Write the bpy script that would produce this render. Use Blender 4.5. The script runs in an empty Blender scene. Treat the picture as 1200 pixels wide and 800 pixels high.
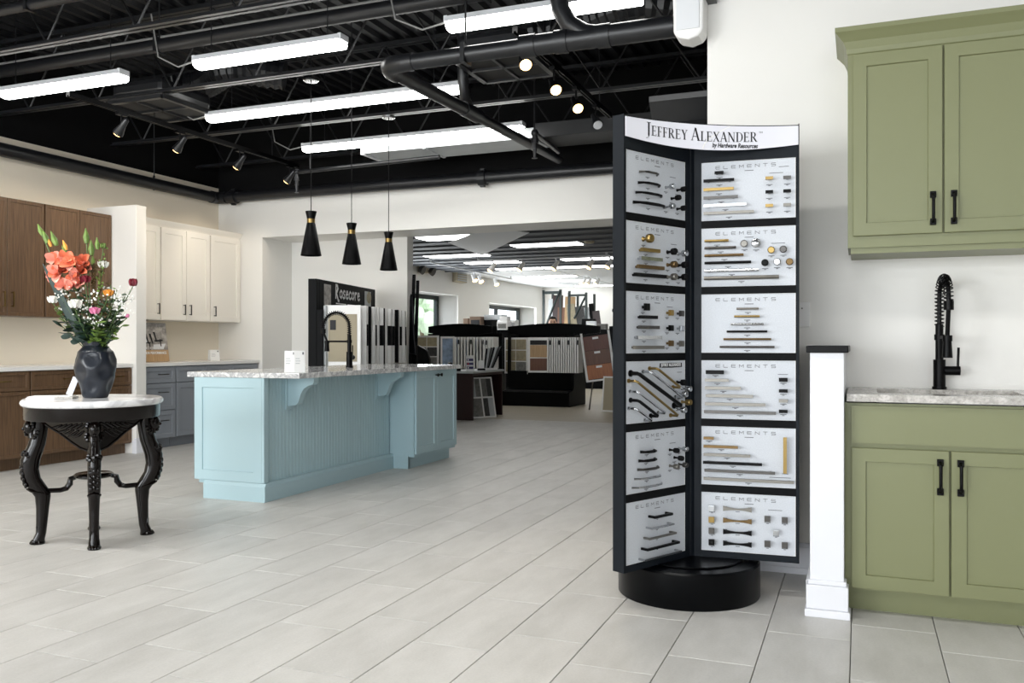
import bpy, bmesh, math, random
from mathutils import Vector, Matrix

# ------------------------------------------------------------------ camera
S = bpy.context.scene
COL = S.collection
F, TH, YH, EYE = 1019.3, math.radians(21.8), 401.5, 1.1255
CT, ST = math.cos(TH), math.sin(TH)
cam = bpy.data.cameras.new('camera')
cam.sensor_width = 36.0
cam.lens = F / 1200 * 36.0
cam.shift_y = (YH - 400) / 1200
cam.clip_start = 0.05
cam.clip_end = 200
co = bpy.data.objects.new('camera', cam)
COL.objects.link(co)
co.location = (0, 0, EYE)
co.rotation_euler = (math.radians(90), 0, TH)
S.camera = co

# ------------------------------------------------------------------ light and exposure
S.view_settings.view_transform = 'Standard'
S.view_settings.look = 'None'
S.view_settings.gamma = 1
S.view_settings.use_curve_mapping = False
S.view_settings.exposure = -0.08
w = bpy.data.worlds.new('overcast_sky')
S.world = w
w.use_nodes = True
bg = w.node_tree.nodes['Background']
bg.inputs[0].default_value = (0.86, 0.93, 1.0, 1)
bg.inputs[1].default_value = 3.0

def area(name, loc, rot, sx, sy, power, col=(1, 1, 1)):
    l = bpy.data.lights.new(name, 'AREA')
    l.shape = 'RECTANGLE'
    l.size, l.size_y, l.energy, l.color = sx, sy, power, col
    o = bpy.data.objects.new(name, l)
    COL.objects.link(o)
    o.location, o.rotation_euler = loc, rot
    return o
R90 = math.radians(90)
# daylight through the shop-front glazing behind the camera
for x, pw in ((-5.6, 340), (-1.6, 150), (2.4, 45)):
    area('daylight', (x, -4.35, 1.75), (R90, 0, 0), 3.4, 2.5, pw, (0.95, 0.98, 1.0))
# daylight through the far room windows
area('daylight', (-9.05, 17.0, 1.6), (0, -R90, 0), 1.2, 3.6, 130, (0.92, 0.97, 1.0))
area('daylight', (-9.05, 22.7, 1.6), (0, -R90, 0), 1.1, 3.6, 130, (0.92, 0.97, 1.0))
# strip lamps of the shop floor that hang behind and beside the camera
for x, y, pw in ((-5.0, 2.6, 80), (-1.6, 2.4, 40), (1.6, 2.2, 16), (-4.6, -1.4, 50), (-0.6, -1.4, 35), (3.0, -1.4, 18)):
    area('strip_lamps', (x, y, 3.1), (0, 0, 0), 2.4, 0.12, pw, (1.0, 0.99, 0.96))

# ------------------------------------------------------------------ materials
def lin(c):
    c = c / 255.0
    return c / 12.92 if c <= 0.04045 else ((c + 0.055) / 1.055) ** 2.4
def rgb(r, g, b): return (lin(r), lin(g), lin(b), 1)

def mat(name, c, rough=0.5, metal=0.0, emit=None, es=0.0, var=0.0, scale=20.0, bump=0.0, bscale=60.0, stretch=None, spec=None, coat=0.0):
    m = bpy.data.materials.new(name)
    m.use_nodes = True
    nt = m.node_tree
    b = nt.nodes['Principled BSDF']
    b.inputs['Base Color'].default_value = rgb(*c)
    b.inputs['Roughness'].default_value = rough
    b.inputs['Metallic'].default_value = metal
    if spec is not None: b.inputs['Specular IOR Level'].default_value = spec
    if coat: b.inputs['Coat Weight'].default_value = coat
    if emit:
        b.inputs['Emission Color'].default_value = rgb(*emit)
        b.inputs['Emission Strength'].default_value = es
    if var or bump:
        tc = nt.nodes.new('ShaderNodeTexCoord')
        mp = nt.nodes.new('ShaderNodeMapping')
        nt.links.new(tc.outputs['Object'], mp.inputs['Vector'])
        if stretch: mp.inputs['Scale'].default_value = stretch
    if var:
        n = nt.nodes.new('ShaderNodeTexNoise')
        n.inputs['Scale'].default_value = scale
        n.inputs['Detail'].default_value = 5
        nt.links.new(mp.outputs[0], n.inputs['Vector'])
        r = nt.nodes.new('ShaderNodeValToRGB')
        r.color_ramp.elements[0].position = 0.3
        r.color_ramp.elements[1].position = 0.7
        r.color_ramp.elements[0].color = rgb(*[max(0, v * (1 - var)) for v in c])
        r.color_ramp.elements[1].color = rgb(*[min(255, v * (1 + var)) for v in c])
        nt.links.new(n.outputs['Fac'], r.inputs['Fac'])
        nt.links.new(r.outputs[0], b.inputs['Base Color'])
    if bump:
        n2 = nt.nodes.new('ShaderNodeTexNoise')
        n2.inputs['Scale'].default_value = bscale
        n2.inputs['Detail'].default_value = 3
        nt.links.new(mp.outputs[0], n2.inputs['Vector'])
        bp = nt.nodes.new('ShaderNodeBump')
        bp.inputs['Strength'].default_value = bump
        bp.inputs['Distance'].default_value = 0.01
        nt.links.new(n2.outputs['Fac'], bp.inputs['Height'])
        nt.links.new(bp.outputs[0], b.inputs['Normal'])
    return m

def tile_mat():
    m = mat('stone_tile', (196, 194, 189), 0.42)
    nt = m.node_tree
    b = nt.nodes['Principled BSDF']
    oi = nt.nodes.new('ShaderNodeObjectInfo')
    ge = nt.nodes.new('ShaderNodeNewGeometry')
    ad = nt.nodes.new('ShaderNodeMath'); ad.operation = 'ADD'
    fr = nt.nodes.new('ShaderNodeMath'); fr.operation = 'FRACT'
    nt.links.new(oi.outputs['Random'], ad.inputs[0])
    nt.links.new(ge.outputs['Random Per Island'], ad.inputs[1])
    nt.links.new(ad.outputs[0], fr.inputs[0])
    mp = nt.nodes.new('ShaderNodeMapping')
    mp.inputs['Scale'].default_value = (1.0, 0.35, 1.0)
    mp.inputs['Rotation'].default_value = (0, 0, 0.35)
    nt.links.new(ge.outputs['Position'], mp.inputs['Vector'])
    off = nt.nodes.new('ShaderNodeVectorMath'); off.operation = 'SCALE'
    off.inputs[0].default_value = (7, 3, 11)
    nt.links.new(fr.outputs[0], off.inputs['Scale'])
    nt.links.new(off.outputs[0], mp.inputs['Location'])
    n = nt.nodes.new('ShaderNodeTexNoise'); n.inputs['Scale'].default_value = 7; n.inputs['Detail'].default_value = 8
    n.inputs['Roughness'].default_value = 0.62
    nt.links.new(mp.outputs[0], n.inputs['Vector'])
    sp = nt.nodes.new('ShaderNodeTexNoise'); sp.inputs['Scale'].default_value = 110; sp.inputs['Detail'].default_value = 2
    nt.links.new(ge.outputs['Position'], sp.inputs['Vector'])
    r = nt.nodes.new('ShaderNodeValToRGB')
    r.color_ramp.elements[0].position = 0.30; r.color_ramp.elements[0].color = rgb(190, 188, 183)
    r.color_ramp.elements[1].position = 0.72; r.color_ramp.elements[1].color = rgb(210, 208, 204)
    nt.links.new(n.outputs['Fac'], r.inputs['Fac'])
    hs = nt.nodes.new('ShaderNodeHueSaturation')
    nt.links.new(r.outputs[0], hs.inputs['Color'])
    m1 = nt.nodes.new('ShaderNodeMath'); m1.operation = 'MULTIPLY_ADD'
    m1.inputs[1].default_value = 0.08; m1.inputs[2].default_value = 0.88
    nt.links.new(fr.outputs[0], m1.inputs[0])
    m2 = nt.nodes.new('ShaderNodeMath'); m2.operation = 'MULTIPLY_ADD'
    m2.inputs[1].default_value = 0.2; nt.links.new(sp.outputs['Fac'], m2.inputs[0]); nt.links.new(m1.outputs[0], m2.inputs[2])
    nt.links.new(m2.outputs[0], hs.inputs['Value'])
    nt.links.new(hs.outputs[0], b.inputs['Base Color'])
    return m

def wood_mat(name, c1, c2, rough=0.45, vertical=True, scale=6):
    m = mat(name, c1, rough)
    nt = m.node_tree
    b = nt.nodes['Principled BSDF']
    tc = nt.nodes.new('ShaderNodeTexCoord')
    mp = nt.nodes.new('ShaderNodeMapping')
    mp.inputs['Scale'].default_value = (14, 14, 0.7) if vertical else (0.7, 14, 14)
    nt.links.new(tc.outputs['Object'], mp.inputs['Vector'])
    n = nt.nodes.new('ShaderNodeTexNoise'); n.inputs['Scale'].default_value = scale; n.inputs['Detail'].default_value = 6
    nt.links.new(mp.outputs[0], n.inputs['Vector'])
    r = nt.nodes.new('ShaderNodeValToRGB')
    r.color_ramp.elements[0].position = 0.32; r.color_ramp.elements[0].color = rgb(*c1)
    r.color_ramp.elements[1].position = 0.68; r.color_ramp.elements[1].color = rgb(*c2)
    nt.links.new(n.outputs['Fac'], r.inputs['Fac'])
    nt.links.new(r.outputs[0], b.inputs['Base Color'])
    return m

def stone_mat(name, base, dark, rough=0.15, scale=3.0, speck=True):
    m = mat(name, base, rough)
    nt = m.node_tree
    b = nt.nodes['Principled BSDF']
    ge = nt.nodes.new('ShaderNodeNewGeometry')
    n = nt.nodes.new('ShaderNodeTexNoise'); n.inputs['Scale'].default_value = scale; n.inputs['Detail'].default_value = 8
    n.inputs['Distortion'].default_value = 1.6
    nt.links.new(ge.outputs['Position'], n.inputs['Vector'])
    r = nt.nodes.new('ShaderNodeValToRGB')
    e = r.color_ramp.elements
    e[0].position = 0.38; e[0].color = rgb(*base)
    e[1].position = 0.62; e[1].color = rgb(*base)
    k = e.new(0.5); k.color = rgb(*dark)
    nt.links.new(n.outputs['Fac'], r.inputs['Fac'])
    src = r.outputs[0]
    if speck:
        s2 = nt.nodes.new('ShaderNodeTexNoise'); s2.inputs['Scale'].default_value = 90; s2.inputs['Detail'].default_value = 3
        nt.links.new(ge.outputs['Position'], s2.inputs['Vector'])
        r2 = nt.nodes.new('ShaderNodeValToRGB')
        r2.color_ramp.elements[0].position = 0.38; r2.color_ramp.elements[0].color = rgb(*dark)
        r2.color_ramp.elements[1].position = 0.52; r2.color_ramp.elements[1].color = (1, 1, 1, 1)
        nt.links.new(s2.outputs['Fac'], r2.inputs['Fac'])
        mx = nt.nodes.new('ShaderNodeMix'); mx.data_type = 'RGBA'; mx.blend_type = 'MULTIPLY'
        mx.inputs[0].default_value = 0.4
        nt.links.new(r.outputs[0], mx.inputs[6]); nt.links.new(r2.outputs[0], mx.inputs[7])
        src = mx.outputs[2]
    nt.links.new(src, b.inputs['Base Color'])
    return m

K = {}
K['tile'] = tile_mat()
K['grout'] = mat('grout', (112, 110, 106), 0.9)
K['farfloor'] = wood_mat('tan_plank_floor', (168, 158, 140), (188, 180, 163), 0.4, False, 2)
K['wall'] = mat('warm_white_paint', (238, 236, 231), 0.6, bump=0.04, bscale=90)
K['wallwarm'] = mat('warm_lit_cream_paint', (240, 230, 212), 0.6, bump=0.04, bscale=90)  # cream, with the warm glow of the spotlights mixed into the colour
K['wallblack'] = mat('black_paint', (9, 9, 10), 0.9, spec=0.2)
K['black'] = mat('black_ceiling_paint', (16, 17, 19), 0.5)
K['deck'] = mat('black_roof_deck', (17, 18, 21), 0.5)
K['pipe'] = mat('black_pipe', (27, 28, 31), 0.38)
K['chord'] = mat('black_steel', (32, 33, 35), 0.3)
K['white'] = mat('white_paint', (240, 239, 237), 0.4)
K['trimwhite'] = mat('white_trim_paint', (229, 230, 235), 0.35)
K['offwhite'] = mat('off_white_lacquer', (243, 239, 231), 0.38)
K['grey'] = mat('grey_lacquer', (138, 143, 150), 0.4)
K['brown'] = wood_mat('walnut_veneer', (84, 62, 43), (112, 86, 62), 0.42)
K['blue'] = mat('pale_blue_lacquer', (175, 202, 210), 0.42)
K['green'] = mat('sage_green_lacquer', (124, 127, 91), 0.42)
K['marble'] = stone_mat('white_marble', (244, 244, 244), (206, 206, 208), 0.12, 3.5, False)
K['quartz'] = stone_mat('speckled_quartz', (232, 232, 231), (176, 177, 180), 0.12, 9)
K['greystone'] = stone_mat('grey_veined_stone', (208, 204, 199), (172, 168, 162), 0.18, 7)
K['whitequartz'] = mat('white_quartz', (238, 237, 234), 0.2)
K['mahogany'] = mat('dark_mahogany', (9, 4, 3), 0.13, spec=0.3, var=0.25, scale=30)
K['blackmetal'] = mat('matte_black_metal', (4, 4, 5), 0.38, spec=0.14)
K['blackplastic'] = mat('black_laminate', (5, 6, 8), 0.28, spec=0.12)
K['framedark'] = mat('charcoal_frame', (20, 25, 31), 0.42, spec=0.15)
K['charcoal'] = mat('charcoal_board', (9, 10, 12), 0.5, spec=0.1)
K['brass'] = mat('brass', (148, 125, 78), 0.3, 1.0)
K['chrome'] = mat('chrome', (180, 182, 184), 0.15, 1.0)
K['nickel'] = mat('satin_nickel', (124, 121, 115), 0.38, 1.0)
K['bronze'] = mat('bronze', (110, 90, 62), 0.38, 1.0)
K['pewter'] = mat('pewter', (88, 86, 84), 0.35, 1.0)
K['boardgrey'] = mat('silver_sample_board', (202, 206, 212), 0.45, var=0.03, scale=200)
K['print'] = mat('grey_print', (92, 94, 98), 0.6)
K['printdark'] = mat('black_print', (22, 22, 25), 0.6)
K['printwhite'] = mat('white_print', (238, 238, 238), 0.6)
K['sign'] = mat('white_sign_gloss', (232, 232, 240), 0.15)
K['lamp'] = mat('lit_diffuser', (255, 255, 255), 0.5, emit=(255, 254, 250), es=15.0)
K['lampfar'] = mat('lit_troffer', (255, 255, 255), 0.5, emit=(255, 255, 252), es=8.5)
K['bulb'] = mat('lit_spot', (255, 230, 190), 0.5, emit=(255, 206, 130), es=9.0)
K['housing'] = mat('white_enamel', (225, 227, 230), 0.4)
K['ductgrey'] = mat('grey_duct', (188, 192, 194), 0.5, var=0.05, scale=3)
K['grille'] = mat('dark_grille', (40, 39, 38), 0.7)
K['cable'] = mat('pale_cable', (150, 150, 148), 0.5)
K['leaf'] = mat('dark_green_leaf', (52, 74, 50), 0.5, var=0.25, scale=25)
K['leaf2'] = mat('fresh_green_leaf', (104, 130, 58), 0.5, var=0.2, scale=25)
K['leaf3'] = mat('blue_green_leaf', (38, 58, 52), 0.5, var=0.2, scale=25)
K['stem'] = mat('green_stem', (84, 108, 58), 0.5)
K['orangepetal'] = mat('coral_petal', (228, 126, 92), 0.5, var=0.12, scale=12)
K['pinkpetal'] = mat('salmon_petal', (240, 166, 148), 0.5, var=0.08, scale=12)
K['red'] = mat('crimson_petal', (128, 22, 44), 0.5, var=0.2, scale=20)
K['rosepink'] = mat('pink_petal', (232, 138, 178), 0.5, var=0.1, scale=20)
K['rosewhite'] = mat('white_petal', (244, 244, 238), 0.5)
K['roseorange'] = mat('orange_petal', (240, 160, 62), 0.5, var=0.1, scale=20)
K['twig'] = mat('brown_twig', (92, 74, 40), 0.7, var=0.2, scale=30)
K['vase'] = mat('blue_black_glaze', (26, 31, 40), 0.3, var=0.15, scale=6)
K['paper'] = mat('white_paper', (246, 246, 244), 0.55)
K['paperside'] = mat('pale_grey_card', (196, 199, 206), 0.5)
K['photo1'] = mat('grey_photo', (150, 146, 142), 0.5, var=0.25, scale=20)
K['beige'] = mat('beige_carpet', (172, 162, 140), 0.9, bump=0.3, bscale=300)
K['tan'] = mat('tan_tile', (164, 154, 128), 0.5, var=0.08, scale=20)
K['greysamp'] = mat('grey_sample', (122, 121, 118), 0.6, var=0.12, scale=30)
K['darksamp'] = mat('dark_sample', (66, 66, 66), 0.6, var=0.15, scale=30)
K['bluesamp'] = mat('blue_sample', (142, 162, 188), 0.6, var=0.15, scale=14)
K['wood1'] = wood_mat('red_brown_plank', (92, 48, 36), (112, 62, 46))
K['wood2'] = wood_mat('brown_plank', (96, 60, 42), (118, 76, 54))
K['wood3'] = wood_mat('honey_plank', (158, 92, 50), (182, 114, 66))
K['woodlight'] = wood_mat('oak_plank', (172, 138, 98), (198, 166, 126))
K['deskwood'] = mat('dark_cherry_laminate', (42, 22, 22), 0.35)
K['farceil'] = mat('dark_ceiling_panels', (92, 95, 100), 0.7)
K['farceilw'] = mat('white_ceiling_panels', (226, 228, 230), 0.7)
K['winframe'] = mat('dark_window_frame', (40, 50, 50), 0.4)
K['cardboard'] = mat('brown_box', (120, 100, 84), 0.8)
K['skin'] = mat('skin', (222, 178, 152), 0.5)
K['hair'] = mat('black_hair', (24, 20, 18), 0.6, bump=0.5, bscale=200)
K['cloth'] = mat('dark_shirt', (58, 62, 72), 0.8)
K['trouser'] = mat('dark_trousers', (34, 36, 44), 0.8)
K['purple'] = mat('violet_label', (48, 40, 92), 0.5)
K['redlabel'] = mat('red_label', (196, 52, 52), 0.5)
K['concrete'] = mat('car_park', (186, 186, 182), 0.9)
K['foliage'] = mat('tree_foliage', (196, 212, 184), 0.8, var=0.12, scale=2)
g = bpy.data.materials.new('window_glass'); g.use_nodes = True
gn = g.node_tree
g1 = gn.nodes.new('ShaderNodeBsdfTransparent'); g2 = gn.nodes.new('ShaderNodeBsdfGlossy'); g3 = gn.nodes.new('ShaderNodeMixShader')
g2.inputs['Roughness'].default_value = 0.02
g3.inputs[0].default_value = 0.06
gn.links.new(g1.outputs[0], g3.inputs[1]); gn.links.new(g2.outputs[0], g3.inputs[2])
gn.links.new(g3.outputs[0], gn.nodes['Material Output'].inputs['Surface'])
K['glass'] = g

# ------------------------------------------------------------------ mesh builder
class MB:
    def __init__(s): s.v = []; s.f = []; s.m = []
    def add(s, vs, fs, m=0):
        o = len(s.v); s.v += [tuple(v) for v in vs]
        for f in fs: s.f.append(tuple(i + o for i in f)); s.m.append(m)
        return s
    def box(s, x0, x1, y0, y1, z0, z1, m=0):
        return s.add([(x0, y0, z0), (x1, y0, z0), (x1, y1, z0), (x0, y1, z0), (x0, y0, z1), (x1, y0, z1), (x1, y1, z1), (x0, y1, z1)],
                     [(0, 3, 2, 1), (4, 5, 6, 7), (0, 1, 5, 4), (1, 2, 6, 5), (2, 3, 7, 6), (3, 0, 4, 7)], m)
    def tube(s, pts, r, n=10, m=0, caps=True, close=False):
        pts = [Vector(p) for p in pts]
        N = len(pts)
        rs = r if isinstance(r, (list, tuple)) else [r] * N
        rings = []
        prev = None
        for i, p in enumerate(pts):
            if close: t = pts[(i + 1) % N] - pts[i - 1]
            else: t = pts[min(i + 1, N - 1)] - pts[max(i - 1, 0)]
            if t.length < 1e-9: t = Vector((0, 0, 1))
            t.normalize()
            if prev is None:
                a = Vector((0, 0, 1)) if abs(t.z) < 0.9 else Vector((1, 0, 0))
                u = t.cross(a).normalized()
            else:
                u = (prev - t * prev.dot(t))
                u = u.normalized() if u.length > 1e-6 else t.orthogonal().normalized()
            prev = u
            w_ = t.cross(u)
            rings.append([p + (u * math.cos(2 * math.pi * k / n) + w_ * math.sin(2 * math.pi * k / n)) * rs[i] for k in range(n)])
        vs = [v for rg in rings for v in rg]
        fs = []
        for i in range(N if close else N - 1):
            j = (i + 1) % N
            for k in range(n):
                k2 = (k + 1) % n
                fs.append((i * n + k, i * n + k2, j * n + k2, j * n + k))
        if caps and not close:
            fs.append(tuple(reversed(range(n)))); fs.append(tuple((N - 1) * n + k for k in range(n)))
        return s.add(vs, fs, m)
    def lathe(s, prof, n=24, c=(0, 0, 0), m=0, deform=None, sx=1, sy=1):
        vs = []; fs = []
        for (r, z) in prof:
            for k in range(n):
                a = 2 * math.pi * k / n
                rr = r if deform is None else deform(r, z, a)
                vs.append((c[0] + rr * math.cos(a) * sx, c[1] + rr * math.sin(a) * sy, c[2] + z))
        N = len(prof)
        for i in range(N - 1):
            for k in range(n):
                k2 = (k + 1) % n
                fs.append((i * n + k, i * n + k2, (i + 1) * n + k2, (i + 1) * n + k))
        if prof[0][0] > 1e-4: fs.append(tuple(reversed(range(n))))
        if prof[-1][0] > 1e-4: fs.append(tuple((N - 1) * n + k for k in range(n)))
        return s.add(vs, fs, m)
    def ball(s, c, r, n=10, m=0, sc=(1, 1, 1), rot=None):
        vs = []; fs = []
        h = max(4, n // 2)
        for i in range(h + 1):
            t = math.pi * i / h
            for k in range(n):
                a = 2 * math.pi * k / n
                p = Vector((math.sin(t) * math.cos(a) * sc[0], math.sin(t) * math.sin(a) * sc[1], math.cos(t) * sc[2])) * r
                if rot is not None: p = rot @ p
                vs.append(p + Vector(c))
        for i in range(h):
            for k in range(n):
                k2 = (k + 1) % n
                fs.append((i * n + k, (i + 1) * n + k, (i + 1) * n + k2, i * n + k2))
        return s.add(vs, fs, m)
    def prism(s, poly, lo, hi, axis='y', m=0):
        n = len(poly)
        def mk(p, q):
            if axis == 'y': return (p[0], q, p[1])
            if axis == 'x': return (q, p[0], p[1])
            return (p[0], p[1], q)
        vs = [mk(p, lo) for p in poly] + [mk(p, hi) for p in poly]
        fs = [tuple(range(n)), tuple(reversed(range(n, 2 * n)))]
        for i in range(n):
            j = (i + 1) % n
            fs.append((i, i + n, j + n, j))
        return s.add(vs, fs, m)
    def mesh(s, name, mats, smooth=False):
        me = bpy.data.meshes.new(name)
        me.from_pydata(s.v, [], s.f)
        bm = bmesh.new(); bm.from_mesh(me)
        bmesh.ops.recalc_face_normals(bm, faces=bm.faces)
        # keep material ids through the merge
        bm.to_mesh(me); bm.free()
        if len(me.polygons) == len(s.m):
            me.polygons.foreach_set('material_index', s.m)
        else:
            me.clear_geometry(); me.from_pydata(s.v, [], s.f); me.polygons.foreach_set('material_index', s.m)
        for mm in (mats if isinstance(mats, (list, tuple)) else [mats]): me.materials.append(K[mm] if isinstance(mm, str) else mm)
        if smooth:
            me.polygons.foreach_set('use_smooth', [True] * len(me.polygons))
            me.update()
            try: me.set_sharp_from_angle(angle=math.radians(40))
            except Exception: pass
        me.update()
        return me

def obj(name, mb, mats, parent=None, loc=(0, 0, 0), rot=(0, 0, 0), bevel=0.0, smooth=False, seg=2):
    me = mb if isinstance(mb, bpy.types.Mesh) else mb.mesh(name, mats, smooth)
    o = bpy.data.objects.new(name, me)
    COL.objects.link(o)
    o.location, o.rotation_euler = loc, rot
    if parent: o.parent = parent
    if bevel:
        b = o.modifiers.new('bevel', 'BEVEL'); b.width = bevel; b.segments = seg
        b.limit_method = 'ANGLE'; b.angle_limit = math.radians(40)
    return o
def tag(o, label=None, cat=None, group=None, kind=None):
    if label: o['label'] = label
    if cat: o['category'] = cat
    if group: o['group'] = group
    if kind: o['kind'] = kind
    return o
def thing(name, label, cat, loc=(0, 0, 0), rotz=0.0, group=None):
    o = bpy.data.objects.new(name, None)
    o.empty_display_size = 0.1
    COL.objects.link(o)
    o.location = loc; o.rotation_euler = (0, 0, rotz)
    return tag(o, label, cat, group)
def struct(name, mb, mats, **k):
    o = obj(name, mb, mats, **k); o['kind'] = 'structure'; return o
def ray(px):
    u = (px - 600) / F
    return u * CT - ST, u * ST + CT
def at(px, py, d):               # a point of the room seen at (px, py), d metres ahead
    a, b = ray(px)
    return Vector((a * d, b * d, EYE - (py - YH) / F * d))
def on_x(px, py, X): a, b = ray(px); return at(px, py, X / a)
def on_y(px, py, Y): a, b = ray(px); return at(px, py, Y / b)
def on_z(px, py, Z): return at(px, py, F * (EYE - Z) / (py - YH))

def text(name, s, size, mat_, parent, loc, rot, width=None, align='CENTER', extrude=0.0006, space=1.0, shear=0.0, bold=0.0):
    c = bpy.data.curves.new(name, 'FONT')
    c.body = s; c.size = size; c.extrude = extrude; c.align_x = align; c.space_character = space; c.shear = shear; c.offset = bold
    t = bpy.data.objects.new(name, c)
    COL.objects.link(t)
    dg = bpy.context.evaluated_depsgraph_get()
    me = bpy.data.meshes.new_from_object(t.evaluated_get(dg))
    COL.objects.unlink(t); bpy.data.objects.remove(t)
    if width:
        xs = [v.co.x for v in me.vertices]; k = width / (max(xs) - min(xs))
        for v in me.vertices: v.co.x *= k
    me.materials.clear(); me.materials.append(K[mat_])
    o = bpy.data.objects.new(name, me); COL.objects.link(o)
    o.location, o.rotation_euler = loc, rot
    if parent: o.parent = parent
    return o
# ================================================================== THE SETTING
XL, YB, YR = -7.5, 8.8, 4.47          # left wall, back wall, right partition
# --- floor: slab, stone tiles laid in a broken bond, tan floor beyond
fl = struct('floor', MB().box(-7.6, 6.1, -4.6, 11.85, -0.16, -0.012), 'grout')
TW, TL, J = 0.3073, 0.612, 0.0034
def in_view(x, y):
    d = -x * ST + y * CT
    if d < 2.3: return None
    px = 600 + F * (x * CT + y * ST) / d
    return d if -60 < px < 1260 else None
cells = []
for k in range(-20, 25):
    x0 = -1.568 + TW * k
    if x0 > 6.0 or x0 + TW < -7.5: continue
    off = 0.466 if k % 2 == 0 else 0.062
    for j in range(-9, 20):
        y0 = off + TL * j
        xa, xb, ya, yb = max(x0, -7.5), min(x0 + TW, 6.0), max(y0, -4.5), min(y0 + TL, 11.85)
        if xb - xa < 0.02 or yb - ya < 0.02: continue
        full = abs(xb - xa - TW) < 1e-6 and abs(yb - ya - TL) < 1e-6
        d = in_view((xa + xb) / 2, (ya + yb) / 2) if full else None
        if d and ((xa > -0.1 and ya > 3.95) or (xa > -0.9 and ya > 4.5)): d = None
        cells.append((d if d else 1e9, xa, xb, ya, yb))
cells.sort()
tme = MB()
hx, hy = TW / 2 - J / 2, TL / 2 - J / 2
e = 0.0015
tme.add([(-hx, -hy, -0.012), (hx, -hy, -0.012), (hx, hy, -0.012), (-hx, hy, -0.012),
         (-hx, -hy, -e), (hx, -hy, -e), (hx, hy, -e), (-hx, hy, -e),
         (-hx + e, -hy + e, 0), (hx - e, -hy + e, 0), (hx - e, hy - e, 0), (-hx + e, hy - e, 0)],
        [(0, 1, 5, 4), (1, 2, 6, 5), (2, 3, 7, 6), (3, 0, 4, 7), (4, 5, 9, 8), (5, 6, 10, 9), (6, 7, 11, 10), (7, 4, 8, 11), (8, 9, 10, 11)])
tile_me = tme.mesh('tile', 'tile')
rest = MB()
for i, (d, xa, xb, ya, yb) in enumerate(cells):
    if i < 290 and d < 1e8:
        o = bpy.data.objects.new('tile', tile_me); COL.objects.link(o)
        o.location = ((xa + xb) / 2, (ya + yb) / 2, 0); o.parent = fl
    else:
        rest.add([(xa + J / 2, ya + J / 2, 0), (xb - J / 2, ya + J / 2, 0), (xb - J / 2, yb - J / 2, 0), (xa + J / 2, yb - J / 2, 0),
                  (xa + J / 2, ya + J / 2, -0.012), (xb - J / 2, ya + J / 2, -0.012), (xb - J / 2, yb - J / 2, -0.012), (xa + J / 2, yb - J / 2, -0.012)],
                 [(0, 1, 2, 3), (0, 4, 5, 1), (1, 5, 6, 2), (2, 6, 7, 3), (3, 7, 4, 0)])
tag(obj('tile_field', rest, 'tile', fl), kind='stuff')
ff = struct('floor', MB().box(-9.0, 2.1, 11.85, 25.0, -0.16, 0.0), 'farfloor')
struct('floor', MB().box(-9.0, -7.5, 8.8, 11.85, -0.16, 0.0), 'farfloor')

# --- walls
struct('wall_left', MB().box(-7.65, XL, -4.6, YB, 0, 3.065, 0).box(-7.65, XL, -4.6, YB, 3.065, 4.1, 1), ['wallwarm', 'wallblack'])
wb = MB()
wb.box(-7.65, -6.83, YB, 9.4, 0, 2.42, 0)
wb.box(-7.65, 2.0, YB, 9.4, 2.42, 2.96, 0).box(-7.65, 2.0, YB, 9.4, 2.96, 4.1, 1)
wb.box(-2.1, 2.0, YB, 9.4, 0, 2.42, 0)
struct('wall_back', wb, ['wall', 'wallblack'])
struct('wall_niche', MB().box(-9.0, -5.14, 9.4, 9.55, 0, 2.9, 0), ['wall'])
struct('wall_right', MB().box(-0.719, 6.0, YR, YR + 0.15, 0, 4.1), 'wall')
struct('wall_side', MB().box(6.0, 6.15, -4.6, YR + 0.15, 0, 4.1), 'wall')
struct('wall_passage', MB().box(1.9, 2.0, YR + 0.15, YB, 0, 4.1), 'wall')
wf = MB()
wf.box(-7.65, 6.15, -4.65, -4.5, 0, 0.45).box(-7.65, 6.15, -4.65, -4.5, 3.05, 4.1)
for xa, xb in ((-7.65, -7.35), (-3.85, -3.35), (0.15, 0.65), (4.15, 6.15)): wf.box(xa, xb, -4.65, -4.5, 0.45, 3.05)
struct('wall_front', wf, 'wall')
for i, (xa, xb) in enumerate(((-7.35, -3.85), (-3.35, 0.15), (0.65, 4.15))):
    wn = struct('window_%d' % (i + 1), MB().box(xa, xb, -4.62, -4.56, 0.45, 0.51).box(xa, xb, -4.62, -4.56, 2.99, 3.05).box(xa, xa + 0.06, -4.62, -4.56, 0.51, 2.99).box(xb - 0.06, xb, -4.62, -4.56, 0.51, 2.99).box((xa + xb) / 2 - 0.03, (xa + xb) / 2 + 0.03, -4.62, -4.56, 0.51, 2.99), 'winframe')
    obj('pane', MB().box(xa + 0.06, xb - 0.06, -4.6, -4.594, 0.51, 2.99), 'glass', wn)
# baseboard on the right partition
struct('baseboard_right', MB().box(-0.719, -0.2, YR - 0.016, YR, 0, 0.13).box(-0.719, -0.2, YR - 0.024, YR, 0, 0.03).box(-0.719, -0.2, YR - 0.01, YR, 0.13, 0.15), 'trimwhite')
# fin wall between the brown and the white kitchen
fin = struct('wall_fin', MB().box(XL, -6.83, 6.79, 6.925, 0, 2.53), 'wall', bevel=0.004)
obj('baseboard', MB().box(-6.87, -6.81, 6.775, 6.94, 0, 0.13).box(-6.855, -6.822, 6.783, 6.932, 0.13, 0.155), 'trimwhite', fin, bevel=0.004)
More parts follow.
